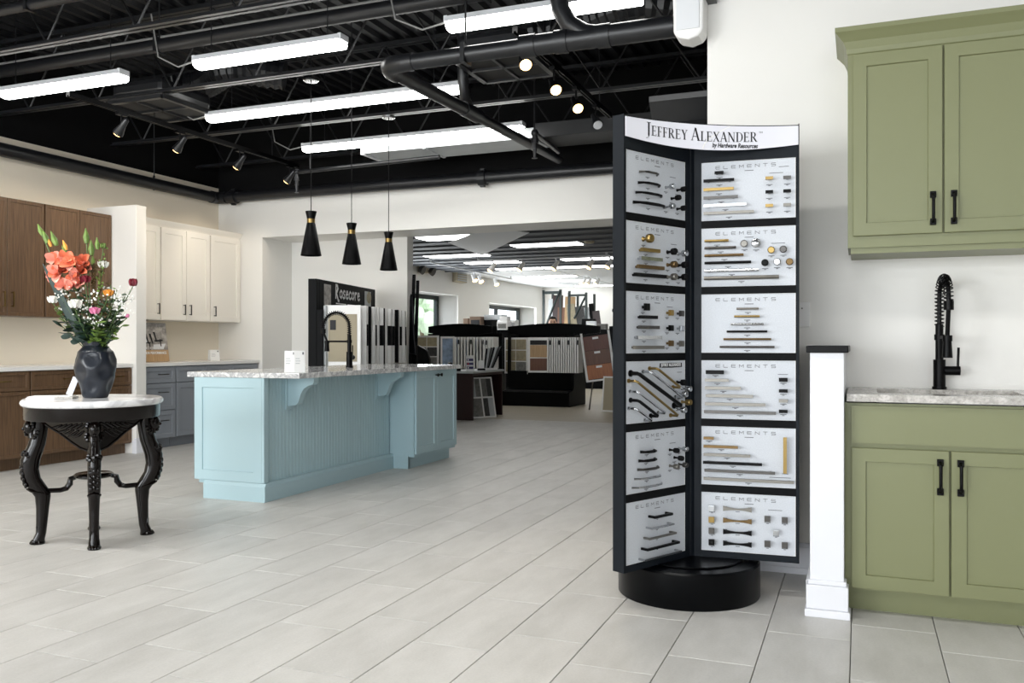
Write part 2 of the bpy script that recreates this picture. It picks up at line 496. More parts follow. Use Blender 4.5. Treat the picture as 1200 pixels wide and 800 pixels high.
# half wall that ends the green kitchen
hw = struct('wall_half', MB().box(-0.192, -0.06, 3.80, YR, 0, 1.085), 'trimwhite', bevel=0.003)
obj('cap', MB().box(-0.206, -0.043, 3.778, YR, 1.085, 1.113), 'blackmetal', hw, bevel=0.003)
obj('plinth', MB().box(-0.212, -0.036, 3.772, 3.86, 0, 0.032).box(-0.206, -0.043, 3.782, 3.86, 0.032, 0.13).box(-0.2, -0.05, 3.79, 3.86, 0.13, 0.15).box(-0.211, -0.192, 3.86, YR, 0, 0.13), 'trimwhite', hw, bevel=0.004)
# --- far room shell
def wall_with_windows(name, x, x2, y0, y1, z1, wins, m):
    mb = MB(); ys = y0
    for a, b, za, zb in wins:
        mb.box(x2, x, ys, a, 0, z1); mb.box(x2, x, a, b, 0, za); mb.box(x2, x, a, b, zb, z1); ys = b
    mb.box(x2, x, ys, y1, 0, z1)
    return struct(name, mb, m)
wins = [(15.4, 19.0, 0.95, 2.26), (20.9, 24.45, 0.95, 2.17)]
wall_with_windows('wall_far_left', -9.0, -9.62, 9.4, 25.2, 2.9, wins, 'wall')
for i, (a, b, za, zb) in enumerate(wins):
    wn = struct('window_%d' % (i + 4), MB().box(-9.6, -9.52, a, b, za, za + 0.1).box(-9.6, -9.52, a, b, zb - 0.1, zb).box(-9.6, -9.52, a, a + 0.12, za + 0.1, zb - 0.1).box(-9.6, -9.52, b - 0.12, b, za + 0.1, zb - 0.1).box(-9.6, -9.52, (a + b) / 2 - 0.05, (a + b) / 2 + 0.05, za + 0.1, zb - 0.1), 'winframe')
    obj('pane', MB().box(-9.565, -9.558, a + 0.12, b - 0.12, za + 0.1, zb - 0.1), 'glass', wn)
    obj('sill', MB().box(-9.62, -8.97, a - 0.03, b + 0.03, za - 0.04, za), 'trimwhite', wn)
struct('wall_far_back', MB().box(-9.62, 2.1, 25.0, 25.2, 0, 2.9), 'wall')
struct('wall_far_right', MB().box(2.0, 2.1, 9.4, 25.0, 0, 2.9), 'wall')
cf = struct('ceiling', MB().box(-9.62, 2.1, 9.4, 18.9, 2.8, 2.9), 'farceil')
y = 9.9
rib = MB().box(-9.0, 2.0, -0.03, 0.03, 2.775, 2.8)
rme = rib.mesh('rib', 'farceil')
while y < 18.8:
    o = bpy.data.objects.new('rib', rme); COL.objects.link(o); o.location = (0, y, 0); o.parent = cf; y += 0.6
cw = struct('ceiling', MB().box(-9.62, 2.1, 18.9, 25.2, 2.8, 2.9), 'farceilw')
for k in range(9):
    obj('ceiling_joint', MB().box(-9.0 + 1.22 * k, -8.98 + 1.22 * k, 18.9, 25.0, 2.794, 2.8), 'housing', cw)
obj('overexposed_wedge', MB().prism([(-6.28, 12.87), (-6.59, 14.96), (-4.58, 12.15), (-4.9, 11.4)], 2.765, 2.774, 'z'), 'farceilw', cf)  # pale sheet added to imitate an overexposed bright wedge, not a ceiling part
# ground and trees outside the far windows
struct('ground', MB().box(-60, -9.62, -30, 60, -0.3, -0.16), 'concrete')
rnd = random.Random(4)
for i, (x, y) in enumerate(((-17.5, 24.0), (-19, 29.5), (-18.2, 34.5))):
    t = thing('tree', 'pale green tree seen through the far window, %s' % ('nearest to the dark leaning boards', 'behind the white sample pages', 'farthest back, behind the boxes')[i], 'tree', (x, y, -0.16))
    obj('trunk', MB().tube([(0, 0, 0), (0.1, 0, 1.2), (0, 0.1, 2.4)], [0.16, 0.12, 0.06], 8), 'twig', t)
    c = MB()
    for k in range(26):
        c.ball((rnd.uniform(-1.2, 1.2), rnd.uniform(-1.4, 1.4), rnd.uniform(1.4, 3.8)), rnd.uniform(0.3, 0.6), 8)
    obj('crown', c, 'foliage', t)

# --- open ceiling of the main room: deck, joists
dk = MB(); P = 0.15
x = -7.65; prof = []
while x < 6.15:
    prof += [(x, 3.95), (x + 0.05, 3.95), (x + 0.07, 3.99), (x + 0.13, 3.99)]
    x += P
vs = [(a, -4.6, z) for a, z in prof] + [(a, 9.4, z) for a, z in prof]
n = len(prof)
dk.add(vs, [(i, i + 1, n + i + 1, n + i) for i in range(n - 1)])
dk.box(-7.65, 6.15, -4.6, 9.4, 4.05, 4.1)
ceil = struct('ceiling', dk, 'deck')
def joist(y, x0, x1, z0=3.25, z1=3.93):
    j = obj('joist', MB().box(x0, x1, y - 0.045, y - 0.006, z1 - 0.035, z1).box(x0, x1, y + 0.006, y + 0.045, z1 - 0.035, z1), 'chord', ceil)
    obj('bottom_chord', MB().box(x0, x1, y - 0.04, y - 0.008, z0, z0 + 0.008).box(x0, x1, y - 0.012, y - 0.006, z0, z0 + 0.035).box(x0, x1, y + 0.008, y + 0.04, z0, z0 + 0.008).box(x0, x1, y + 0.006, y + 0.012, z0, z0 + 0.035), 'chord', j)
    x = x0; k = 0; st = 0.42
    web = MB()
    while x < x1 - st:
        web.tube([(x, y, z0 + 0.02 if k % 2 else z1 - 0.02), (x + st, y, z1 - 0.02 if k % 2 else z0 + 0.02)], 0.009, 6)
        x += st; k += 1
    obj('web', web, 'black', j)
for y in (0.9, 2.1, 3.3, 4.54): joist(y, XL, 5.9 if y < 4.4 else -0.75)
for y in (5.77, 7.13, 8.42): joist(y, XL, 1.85)

# ================================================================== CEILING SERVICES
def pipe_thing(name, label, pts, r, m='pipe', group=None, n=14):
    t = thing(name, label, 'pipe', pts[0] if not isinstance(pts[0], Vector) else tuple(pts[0]), group=group)
    o0 = Vector(pts[0])
    obj('pipe', MB().tube([Vector(p) - o0 for p in pts], r, n), m, t, smooth=True)
    return t, o0
def clamp(t, o0, x, y, z, r, top):
    obj('hanger', MB().box(x - 0.012, x + 0.012, y - r - 0.006, y + r + 0.006, z - r - 0.006, z + r + 0.006), 'chord', t, loc=-o0)
    obj('rod', MB().tube([(x, y, z + r), (x, y, top)], 0.006, 6), 'chord', t, loc=-o0)
t, o0 = pipe_thing('water_pipe', 'long thick black pipe running above the left strip lamps to the top edge', [(-7.5, 5.41, 3.5), (-0.8, 5.41, 3.5)], 0.054)
for x in (-5.2, -2.35): clamp(t, o0, x, 5.41, 3.5, 0.054, 3.95)
t, o0 = pipe_thing('water_pipe', 'short stretch of black pipe in the top left corner of the ceiling', [(-7.5, 4.18, 3.37), (-1.0, 4.18, 3.37)], 0.034)
for x in (-5.13,): clamp(t, o0, x, 4.18, 3.37, 0.034, 3.95)
t, o0 = pipe_thing('conduit', 'thin grey conduit strung between the thick black pipe and the deck', [(-7.5, 5.62, 3.66), (-0.8, 5.62, 3.66)], 0.012, 'cable')
# drain pipe with elbow
DZ, DY = 2.911, 4.9
DP = Vector((-2.86, DY, DZ))
t = thing('drain_pipe', 'black drain pipe with elbow crossing the ceiling beside the lit spotlights', 'pipe', tuple(DP))
def dpp(name, pts, r, n=18): return obj(name, MB().tube([Vector(p) - DP for p in pts], r, n), 'pipe', t, smooth=True)
dpp('cross_run', [(-2.8, DY, DZ), (-1.86, DY, DZ)], 0.051)
dpp('cross_run', [(-1.86, DY, DZ), (-0.3, DY, DZ)], 0.063)
dpp('coupling', [(-1.9, DY, DZ), (-1.8, DY, DZ)], 0.069)
dpp('coupling', [(-1.68, DY, DZ), (-1.6, DY, DZ)], 0.07)
dpp('coupling', [(-1.42, DY, DZ), (-1.34, DY, DZ)], 0.07)
dpp('coupling', [(-2.72, DY, DZ), (-2.63, DY, DZ)], 0.057)
dpp('elbow', [(-2.7, DY, DZ), (-2.79, DY + .005, DZ), (-2.83, DY + .04, DZ), (-2.86, DY + .11, DZ), (-2.86, DY + .19, DZ)], 0.058)
dpp('depth_run', [(-2.86, DY + .1, DZ), (-2.865, 6.3, DZ + .04)], 0.049)
dpp('depth_run', [(-2.865, 6.3, DZ + .04), (-2.88, 8.5, DZ + .1)], 0.042)
dpp('coupling', [(-2.865, 6.14, DZ + .038), (-2.865, 6.42, DZ + .044)], 0.058)
dpp('riser', [(-2.86, 6.12, 3.92), (-2.86, 6.12, 3.3), (-2.86, 6.13, 3.15), (-2.862, 6.17, 3.03), (-2.865, 6.26, DZ + .05)], 0.042)
dpp('branch', [(-1.38, DY, DZ), (-1.5, DY, DZ + .03), (-1.59, DY, DZ + .09), (-1.65, DY, DZ + .19), (-1.67, DY, DZ + .34), (-1.67, DY, 3.92)], 0.056)
obj('strap', MB().box(-0.014, 0.014, -0.058, 0.058, -0.058, 0.058), 'chord', t, loc=Vector((-2.27, DY, DZ)) - DP)
obj('rod', MB().tube([(0, 0, 0.05), (0, 0, 1.03)], 0.006, 6), 'chord', t, loc=Vector((-2.27, DY, DZ)) - DP)
# sprinkler main along left and back wall
SP = Vector((-7.41, 8.68, 2.92))
t = thing('sprinkler_main', 'thick black pipe running under the ceiling along left and back wall', 'pipe', tuple(SP))
obj('wall_run', MB().tube([(0, -13.1, 0), (0, -0.06, 0)], 0.066, 16), 'pipe', t, smooth=True)
obj('wall_run', MB().tube([(0.06, 0, 0), (8.0, 0, 0)], 0.063, 16), 'pipe', t, smooth=True)
obj('elbow', MB().tube([(0, -0.12, 0), (0, -0.04, 0), (0.02, -0.01, 0), (0.06, 0, 0), (0.14, 0, 0)], 0.075, 16), 'pipe', t, smooth=True)
for x in (0.2, 3.55, 5.4): obj('coupling', MB().tube([(x, 0, 0), (x + 0.09, 0, 0)], 0.083, 16).box(x + 0.02, x + 0.07, -0.02, 0.02, -0.1, 0.1), 'pipe', t)
for y in (-1.05, -5.5): obj('hanger', MB().tube([(0, y, -0.07), (-0.0, y - 0.03, 0.0), (0, y, 0.09)], 0.012, 6).tube([(0, y, 0.07), (0, y, 1.0)], 0.006, 6), 'chord', t)
for nm, a, b, lab in (('sprinkler', (-5.75, 8.0, 3.0), (-4.0, 8.0, 3.03), 'black sprinkler drop left of the pendants, hanging from a short pipe arm'),
                      ('sprinkler', (-2.7, 7.3, 3.0), (-2.75, 8.1, 3.0), 'black sprinkler drop under the ceiling, left of the tall display stand')):
    t = thing(nm, lab, 'sprinkler', a)
    d = Vector(b) - Vector(a)
    obj('arm', MB().tube([(0, 0, 0), d], 0.022, 10), 'chord', t, smooth=True)
    obj('drop', MB().tube([(0, 0, 0.03), (0, 0, -0.14)], 0.024, 10).tube([(0, 0, -0.05), (0, 0, -0.09)], 0.034, 10).tube([(0, 0, -0.14), (0, 0, -0.22)], [0.018, 0.012], 8).tube([(0, 0, -0.22), (0, 0, -0.226)], 0.026, 10), 'pipe', t)
    obj('elbow', MB().ball((0, 0, 0), 0.035, 10), 'pipe', t, smooth=True)
    obj('rod', MB().tube([(d.x * 0.1, 0, 0), (d.x * 0.1, 0, 0.9)], 0.006, 6), 'chord', t)

# strip lamps
def strip_lamp(x0, x1, y, z, label):
    t = thing('strip_lamp', label, 'ceiling lamp', ((x0 + x1) / 2, y, z), group='lit strip lamps')
    h = (x1 - x0) / 2
    obj('housing', MB().prism([(-0.062, 0.05), (0.062, 0.05), (0.045, 0.09), (-0.045, 0.09)], -h, h, 'x'), 'housing', t)
    pr = [(-0.058, 0.05), (-0.062, 0.035), (-0.055, 0.016), (-0.038, 0.004), (0, 0), (0.038, 0.004), (0.055, 0.016), (0.062, 0.035), (0.058, 0.05)]
    obj('diffuser', MB().prism(pr, -h + 0.006, h - 0.006, 'x'), 'lamp', t)
    for s in (-1, 1):
        obj('end_cap', MB().box(s * h - 0.012, s * h + 0.012, -0.05, 0.05, 0.05, 0.092), 'housing', t)
        obj('hanger', MB().tube([(s * h * 0.8, 0, 0.1), (s * h * 0.8, 0, 3.95 - z)], 0.004, 5), 'chord', t)
    obj('cable', MB().tube([(-h, 0, 0.07), (-h - 0.2, 0.02, 0.05), (-h - 0.42, 0.05, 0.16), (-h - 0.5, 0.06, 0.5)], 0.006, 5), 'cable', t)
ZL = 3.13
for a, b, lab in (((231.7, 81.7), (402, 56.7), 'short lit strip lamp above and left of the pendant cords'),
                  ((526.5, 38.5), (752, 3.7), 'lit strip lamp at the top edge, crossed by the bent drain pipe'),
                  ((5, 116), (145, 96), 'leftmost lit strip lamp of the ceiling'),
                  ((252, 146), (537, 106), 'long lit strip lamp behind the two left pendant cords'),
                  ((355, 178), (614, 155), 'rearmost lit strip lamp, in front of the pale duct')):
    p, q = on_z(a[0], a[1], ZL), on_z(b[0], b[1], ZL)
    strip_lamp(p.x, q.x, (p.y + q.y) / 2, ZL, lab)

# pale duct behind the last lamp
t = thing('air_duct', 'flat grey rectangular duct hung behind the rearmost strip lamp', 'duct', (-4.82, 7.86, 3.1))
obj('duct_section', MB().box(0, 1.9, 0, 0.46, 0, 0.1), 'ductgrey', t, bevel=0.004)
obj('duct_section', MB().box(1.9, 4.05, 0, 0.46, 0, 0.14), 'black', t, bevel=0.004)
obj('duct_flange', MB().box(-0.02, 0.02, -0.015, 0.475, -0.012, 0.112), 'housing', t)
obj('duct_flange', MB().box(0.7, 0.73, -0.01, 0.47, -0.01, 0.108), 'ductgrey', t)
for i, (a, m_, lab) in enumerate((((-1.75, 6.4, 3.42), 1, 'wrinkled black flexible duct behind the drain pipe, near the lit spotlights'), ((-5.6, 6.62, 3.45), -1, 'wrinkled black flexible duct above the long strip lamp'))):
    t = thing('flexible_duct', lab, 'duct', a)
    pts = [(-0.7 + 0.1 * k, 0.12 * math.sin(k * 0.5), 0.2 - 0.03 * ((k - 7) ** 2) / 7 * 0.3) for k in range(15)]
    rs = [0.13 + (0.012 if k % 2 else -0.006) for k in range(len(pts) * 3)]
    fine = []
    for k in range(len(pts) - 1):
        for s in range(3): fine.append(Vector(pts[k]).lerp(Vector(pts[k + 1]), s / 3))
    obj('hose', MB().tube(fine, rs[:len(fine)], 14), 'pipe', t)
# dark return grilles
def grille(c, label):
    ps = [on_z(px, py, 3.2) for px, py in c]
    x0 = min(p.x for p in ps); x1 = max(p.x for p in ps); y0 = min(p.y for p in ps); y1 = max(p.y for p in ps)
    cx, cy = (x0 + x1) / 2, (y0 + y1) / 2
    t = thing('air_grille', label, 'air vent', (cx, cy, 3.2))
    w_, h_ = (x1 - x0) / 2, (y1 - y0) / 2
    fr = MB()
    for s in (-1, 1):
        fr.box(-w_, w_, s * h_ - 0.02, s * h_ + 0.02, 0, 0.03); fr.box(s * w_ - 0.02, s * w_ + 0.02, -h_, h_, 0, 0.03)
    fr.box(-w_, w_, -0.012, 0.012, 0, 0.03).box(-0.012, 0.012, -h_, h_, 0, 0.03)
    obj('frame', fr, 'chord', t)
    obj('panel', MB().box(-w_, w_, -h_, h_, 0.02, 0.05), 'grille', t)
    obj('wrap', MB().box(-w_ * 0.95, w_ * 0.95, -h_ * 0.95, h_ * 0.95, 0.05, 0.2), 'pipe', t, bevel=0.05)
    obj('hanger', MB().tube([(w_ * .8, h_ * .8, 0.1), (w_ * .8, h_ * .8, 0.75)], 0.005, 5).tube([(-w_ * .8, -h_ * .8, 0.1), (-w_ * .8, -h_ * .8, 0.75)], 0.005, 5), 'chord', t)
grille(((131, 125), (190, 115), (250, 137), (192, 144)), 'dark square grille of four fields hung above the left spotlight track')
grille(((537, 76), (585, 64), (645, 86), (572, 98)), 'dark square grille right behind the lit spotlight under the drain pipe')
# spotlight tracks
def track(x, y0, y1, z, label):
    t = thing('light_track', label, 'light track', (x, y0, z))
    L = y1 - y0
    obj('rail', MB().box(-0.018, 0.018, 0, L, 0, 0.03).box(-0.018, -0.008, 0, L, -0.012, 0).box(0.008, 0.018, 0, L, -0.012, 0), 'blackmetal', t)
    for k in (0.3, 0.85): obj('rod', MB().tube([(0, L * k, 0.03), (0, L * k, 3.95 - z)], 0.005, 5), 'chord', t)
def spot(p, z, lit, label, aim, cat='spotlight', beam=28):
    t = thing('spotlight', label, cat, (p[0], p[1], z))
    a = Vector(aim).normalized()
    c = Vector((0, 0, -0.14))
    obj('stem', MB().box(-0.02, 0.02, -0.05, 0.05, -0.035, -0.012).tube([(0, 0, -0.02), (0, 0, -0.1)], 0.008, 8), 'blackmetal', t)
    pts = [c - a * 0.1, c - a * 0.085, c - a * 0.02, c + a * 0.06, c + a * 0.065]
    obj('shade', MB().tube(pts, [0.016, 0.024, 0.028, 0.047, 0.047], 14), 'chord' if not lit else 'blackmetal', t, smooth=True)
    obj('yoke', MB().tube([(0, 0, -0.1), c - a * 0.02 + Vector((0.035, 0, 0)), c + a * 0.02], 0.005, 6), 'blackmetal', t)
    obj('bulb', MB().tube([c + a * 0.066, c + a * 0.074], [0.04, 0.036], 14), 'bulb' if lit or beam > 30 else 'housing', t)
    if lit or beam > 30:
        l = bpy.data.lights.new('spot_beam', 'SPOT'); l.energy = beam; l.spot_size = 1.2; l.spot_blend = 0.6; l.color = (1, 0.88, 0.72); l.shadow_soft_size = 0.04
        o = bpy.data.objects.new('spot_beam', l); COL.objects.link(o); o.parent = t
        o.location = c + a * 0.1
        o.rotation_euler = (a).to_track_quat('-Z', 'Y').to_euler()
track(-2.06, 5.2, 7.5, 3.13, 'black spotlight track behind the drain pipe, with lit heads')
for y, lit, lab in ((5.36, True, 'lit black spotlight under the drain pipe, first of the track'), (5.97, True, 'lit black spotlight in the middle of the right track'), (6.5, True, 'lit black spotlight, lowest of the three lit ones'), (7.05, False, 'unlit black spotlight at the end of the right track')):
    spot((-2.06, y), 3.13, lit, lab, (0.45, -0.6, -0.75))
track(-5.95, 5.2, 8.3, 3.13, 'thin black spotlight track over the left kitchen')
for (y, nm) in ((5.75, 'nearest to the leftmost strip lamp'), (6.45, 'under the left dark grille'), (7.3, 'left of the first pendant cord'), (8.15, 'farthest back on its track')):
    spot((-5.95, y), 3.13, False, 'grey spotlight over the left kitchen, seen from behind, ' + nm, (-0.75, 0.12, -0.65), beam=32)
# white speaker on the partition end
t = thing('wall_speaker', 'white rounded loudspeaker at the top edge of the white partition wall', 'speaker', (-0.79, 4.40, 2.64))
obj('body', MB().prism([(-0.075, 0.03), (-0.05, 0.005), (0, -0.01), (0.05, 0.005), (0.072, 0.03), (0.078, 0.5), (-0.082, 0.5)], -0.07, 0.07, 'y'), 'white', t, bevel=0.012)
obj('grille', MB().box(-0.06, 0.055, -0.076, -0.07, 0.04, 0.46), 'housing', t, bevel=0.004)
obj('bracket', MB().box(0.06, 0.12, -0.02, 0.07, 0.2, 0.3), 'chord', t)
# outlet plate
t = thing('wall_plate', 'white blank wall plate on the partition beside the display stand', 'wall plate', (-0.262, YR - 0.004, 1.263))
obj('plate', MB().box(-0.036, 0.036, -0.004, 0.004, -0.06, 0.06), 'white', t, bevel=0.002)
obj('screw', MB().tube([(0, -0.006, 0.03), (0, -0.003, 0.03)], 0.004, 8), 'nickel', t)
# dark cabinet behind the partition
t = thing('display_cabinet', 'tall dark cabinet with crown moulding behind the white partition', 'cabinet', (-0.9, 4.78, 0))
obj('body', MB().box(-0.08, 0.6, 0, 0.5, 0, 2.34), 'charcoal', t)
obj('side_panel', MB().box(-0.095, -0.08, 0.02, 0.48, 0.08, 2.3), 'charcoal', t)
obj('crown', MB().prism([(0.0, 2.34), (-0.09, 2.44), (-0.09, 2.47), (0.5, 2.47), (0.5, 2.34)], -0.17, 0.65, 'x'), 'chord', t)
obj('door', MB().box(0.0, 0.55, -0.02, 0, 0.1, 2.3), 'greysamp', t)
# ================================================================== CABINETS
def door_mesh(w, h, t=0.02, rail=0.062, rec=0.009, bev=0.006, m='white', slab=False):
    mb = MB()
    if slab: return mb.box(0, w, 0, t, 0, h)
    r = rail
    def ring(i, y): return [(i, y, i), (w - i, y, i), (w - i, y, h - i), (i, y, h - i)]
    vs = ring(0, t) + ring(0, 0.002) + ring(0.002, 0) + ring(r, 0) + ring(r + bev * 0.4, rec) + ring(r + bev * 0.4 + 0.0005, rec)
    fs = [(3, 2, 1, 0)]
    for a in range(0, 20, 4):
        for k in range(4):
            k2 = (k + 1) % 4
            fs.append((a + k, a + k2, a + 4 + k2, a + 4 + k))
    fs.append((20, 21, 22, 23))
    return mb.add(vs, fs)
def bar_handle(L, r=0.005, off=0.03, vertical=True, cup=False):
    mb = MB()
    h = L / 2
    P = (lambda a, y: (0, y, a)) if vertical else (lambda a, y: (a, y, 0))
    if cup:      # strap pull with square feet
        for s in (-1, 1):
            a = s * (h - 0.012)
            if vertical: mb.box(-0.012, 0.012, -0.012, 0, a - 0.014, a + 0.014)
            else: mb.box(a - 0.014, a + 0.014, -0.012, 0, -0.012, 0.012)
        mb.tube([P(-h + 0.012, -0.008), P(-h + 0.02, -off), P(-h + 0.045, -off - 0.004), P(h - 0.045, -off - 0.004), P(h - 0.02, -off), P(h - 0.012, -0.008)], [0.008, 0.007, 0.007, 0.007, 0.007, 0.008], 8)
    else:
        for s in (-1, 1): mb.tube([P(s * (h - 0.008), 0), P(s * (h - 0.008), -off)], r, 6)
        if vertical: mb.box(-r, r, -off - r, -off + r, -h, h)
        else: mb.box(-h, h, -off - r, -off + r, -r, r)
    return mb
def cabinet(name, label, loc, rotz, W, D, z0, z1, m, fronts, toe=0.0, group=None, hm='blackmetal', hollow=False):
    t = thing(name, label, 'cabinet', (loc[0], loc[1], loc[2]), rotz, group)
    zb = max(z0, toe)
    if hollow: obj('body', MB().box(0, W, 0, 0.02, zb, z1).box(0, 0.018, 0.02, D, zb, z1).box(W - 0.018, W, 0.02, D, zb, z1).box(0.018, W - 0.018, 0.02, D, zb, zb + 0.018).box(0.018, W - 0.018, D - 0.01, D, zb + 0.018, z1), m, t)
    else: obj('body', MB().box(0, W, 0, D, zb, z1), m, t)
    if toe: obj('toe_kick', MB().box(0, W, 0.075, D, 0, toe), m, t)
    for fr in fronts:
        kind, x0, x1, za, zb = fr[:5]
        o = obj(kind, door_mesh(x1 - x0, zb - za, rail=fr[6] if len(fr) > 6 else 0.062, slab=(len(fr) > 7 and fr[7])), m, t, loc=(x0, -0.02, za))
        for hx, hz, L, vert, style in (fr[5] or []):
            obj('handle', bar_handle(L, vertical=vert, cup=style == 'cup'), hm, o, loc=(hx - x0, 0, hz - za), bevel=0.002 if style == 'cup' else 0)
    return t
# ---- left kitchen: fronts look along +X; local x runs into the room's depth
def left(y): return y
XB = -6.9
def lcab(name, label, y0, y1, D, z0, z1, m, fronts, x, toe=0, hm='blackmetal', group=None):
    fr = [(f[0], f[1] - y0, f[2] - y0) + tuple(f[3:5]) + ([(h[0] - y0,) + tuple(h[1:]) for h in (f[5] or [])],) + tuple(f[6:]) for f in fronts]
    return cabinet(name, label, (x, y0, 0), R90, y1 - y0, D, z0, z1, m, fr, toe, group, hm)
UW = -7.17
lcab('wall_cabinet', 'walnut wall cabinet at the left edge, with two gold bar handles', 5.2, 5.99, 0.325, 1.37, 2.44, 'brown',
     [('door', 5.205, 5.597, 1.372, 2.435, [(5.555, 1.52, 0.14, True, 'bar')], 0.03), ('door', 5.603, 5.985, 1.372, 2.435, [(5.645, 1.52, 0.14, True, 'bar')], 0.03)], UW, hm='brass')
lcab('wall_cabinet', 'walnut wall cabinet behind the flowers, beside the white fin wall', 5.995, 6.785, 0.325, 1.37, 2.44, 'brown',
     [('door', 6.0, 6.388, 1.372, 2.435, [(6.345, 1.52, 0.14, True, 'bar')], 0.03), ('door', 6.394, 6.78, 1.372, 2.435, [(6.437, 1.52, 0.14, True, 'bar')], 0.03)], UW, hm='brass')
lcab('base_cabinet', 'walnut base cabinet at the left edge with one drawer over a door', 5.0, 5.615, 0.59, 0, 0.876, 'brown',
     [('drawer', 5.006, 5.61, 0.7, 0.868, [(5.33, 0.79, 0.15, False, 'bar')], 0.03), ('door', 5.006, 5.61, 0.112, 0.692, None, 0.03)], XB, 0.105, 'brass')
lcab('base_cabinet', 'walnut base cabinet behind the vase, two drawers over two doors', 5.62, 6.785, 0.59, 0, 0.876, 'brown',
     [('drawer', 5.626, 6.2, 0.7, 0.868, [(6.03, 0.79, 0.15, False, 'bar')], 0.03), ('drawer', 6.206, 6.78, 0.7, 0.868, [(6.58, 0.79, 0.15, False, 'bar')], 0.03),
      ('door', 5.626, 6.2, 0.112, 0.692, None, 0.03), ('door', 6.206, 6.78, 0.112, 0.692, None, 0.03)], XB, 0.105, 'brass')
t = thing('countertop', 'white quartz countertop lying on the walnut base cabinets', 'countertop', (-7.18, 5.9, 0.876))
obj('slab', MB().box(-0.318, 0.315, -0.9, 0.888, 0, 0.038), 'whitequartz', t, bevel=0.003)
lcab('wall_cabinet', 'narrow visible white wall cabinet next to the fin wall, one dark handle', 6.93, 7.455, 0.325, 1.375, 2.41, 'offwhite',
     [('door', 6.936, 7.45, 1.38, 2.4, [(7.41, 1.5, 0.12, True, 'bar')])], UW, hm='pewter')
lcab('wall_cabinet', 'white wall cabinet with two doors and paired dark handles', 7.465, 8.245, 0.325, 1.375, 2.41, 'offwhite',
     [('door', 7.47, 7.85, 1.38, 2.4, [(7.805, 1.5, 0.12, True, 'bar')]), ('door', 7.858, 8.24, 1.38, 2.4, [(7.9, 1.5, 0.12, True, 'bar')])], UW, hm='pewter')
lcab('wall_cabinet', 'white single-door wall cabinet in the back left corner', 8.255, 8.79, 0.325, 1.375, 2.41, 'offwhite',
     [('door', 8.26, 8.785, 1.38, 2.4, [(8.31, 1.5, 0.12, True, 'bar')])], UW, hm='pewter')
t = thing('crown_moulding', 'white crown moulding along the top of the white wall cabinets', 'moulding', (-7.3, 7.86, 2.41))
obj('moulding', MB().prism([(-0.19, 0), (0.135, 0), (0.14, 0.012), (0.175, 0.055), (0.18, 0.065), (-0.19, 0.065)], -0.93, 0.935, 'y'), 'offwhite', t)
lcab('base_cabinet', 'grey base cabinet with a stack of three drawers beside the fin wall', 6.93, 7.398, 0.59, 0, 0.876, 'grey',
     [('drawer', 6.945, 7.392, 0.7, 0.868, [(7.2, 0.79, 0.13, False, 'bar')], 0.045), ('drawer', 6.945, 7.392, 0.41, 0.692, [(7.2, 0.6, 0.13, False, 'bar')], 0.045), ('drawer', 6.945, 7.392, 0.112, 0.402, [(7.2, 0.3, 0.13, False, 'bar')], 0.045)], XB, 0.105, 'pewter')
lcab('base_cabinet', 'grey base cabinet in the back corner, three drawers over doors, half hidden by the island', 7.402, 8.78, 0.59, 0, 0.876, 'grey',
     [('drawer', 7.41, 7.855, 0.7, 0.868, None, 0.045), ('drawer', 7.862, 8.32, 0.7, 0.868, None, 0.045), ('drawer', 8.328, 8.775, 0.7, 0.868, None, 0.045),
      ('door', 7.41, 7.855, 0.112, 0.692, None, 0.055), ('door', 7.862, 8.32, 0.112, 0.692, None, 0.055), ('door', 8.328, 8.775, 0.112, 0.692, None, 0.055)], XB, 0.105, 'pewter')
t = thing('countertop', 'white quartz countertop lying on the grey base cabinets', 'countertop', (-7.18, 7.86, 0.876))
obj('slab', MB().box(-0.318, 0.315, -0.93, 0.935, 0, 0.038), 'whitequartz', t, bevel=0.003)
# poster leaning at the wall
def panel_thing(name, label, cat, p, rotz, tilt, w, h, th, m):
    t = thing(name, label, cat, p, rotz)
    b = obj('board', MB().box(-w / 2, w / 2, -th, 0, 0, h), m, t, rot=(-tilt, 0, 0))
    return t, b
t, b = panel_thing('poster', 'interior photo poster on board leaning on the grey countertop', 'poster', (-7.18, 7.33, 0.915), R90, 0.14, 0.54, 0.43, 0.02, 'photo1')
def flat(name, m, pts, par, y=-0.0215): return obj(name, MB().add([(x, y, z) for x, z in pts], [tuple(range(len(pts)))]), m, par)
flat('picture', 'woodlight', [(-0.27, 0), (0.27, 0), (0.27, 0.13), (-0.27, 0.13)], b)
flat('picture', 'housing', [(-0.26, 0.15), (-0.17, 0.14), (-0.17, 0.32), (-0.26, 0.33)], b)
flat('picture', 'leaf', [(-0.24, 0.22), (-0.2, 0.22), (-0.2, 0.28), (-0.24, 0.28)], b, -0.0225)
flat('picture', 'housing', [(-0.08, 0.22), (-0.03, 0.2), (-0.03, 0.31), (-0.08, 0.32)], b)
for x, z in ((-0.02, 0.2), (0.04, 0.2), (0.1, 0.22)): flat('picture', 'printdark', [(x, z), (x + 0.018, z), (x - 0.006, z + 0.11), (x - 0.035, z + 0.11)], b, -0.0225)
for x, z in ((-0.06, 0.13), (0.0, 0.13), (0.16, 0.17)): flat('picture', 'printdark', [(x, z), (x + 0.014, z), (x + 0.01, z + 0.08), (x - 0.004, z + 0.08)], b, -0.0225)
flat('picture', 'printdark', [(-0.065, 0.2), (0.02, 0.205), (0.02, 0.217), (-0.065, 0.213)], b, -0.0225)
flat('picture', 'printdark', [(0.08, 0.22), (0.2, 0.23), (0.2, 0.245), (0.08, 0.24)], b, -0.0225)
flat('picture', 'housing', [(0.05, 0.14), (0.2, 0.14), (0.24, 0.2), (0.06, 0.19)], b)
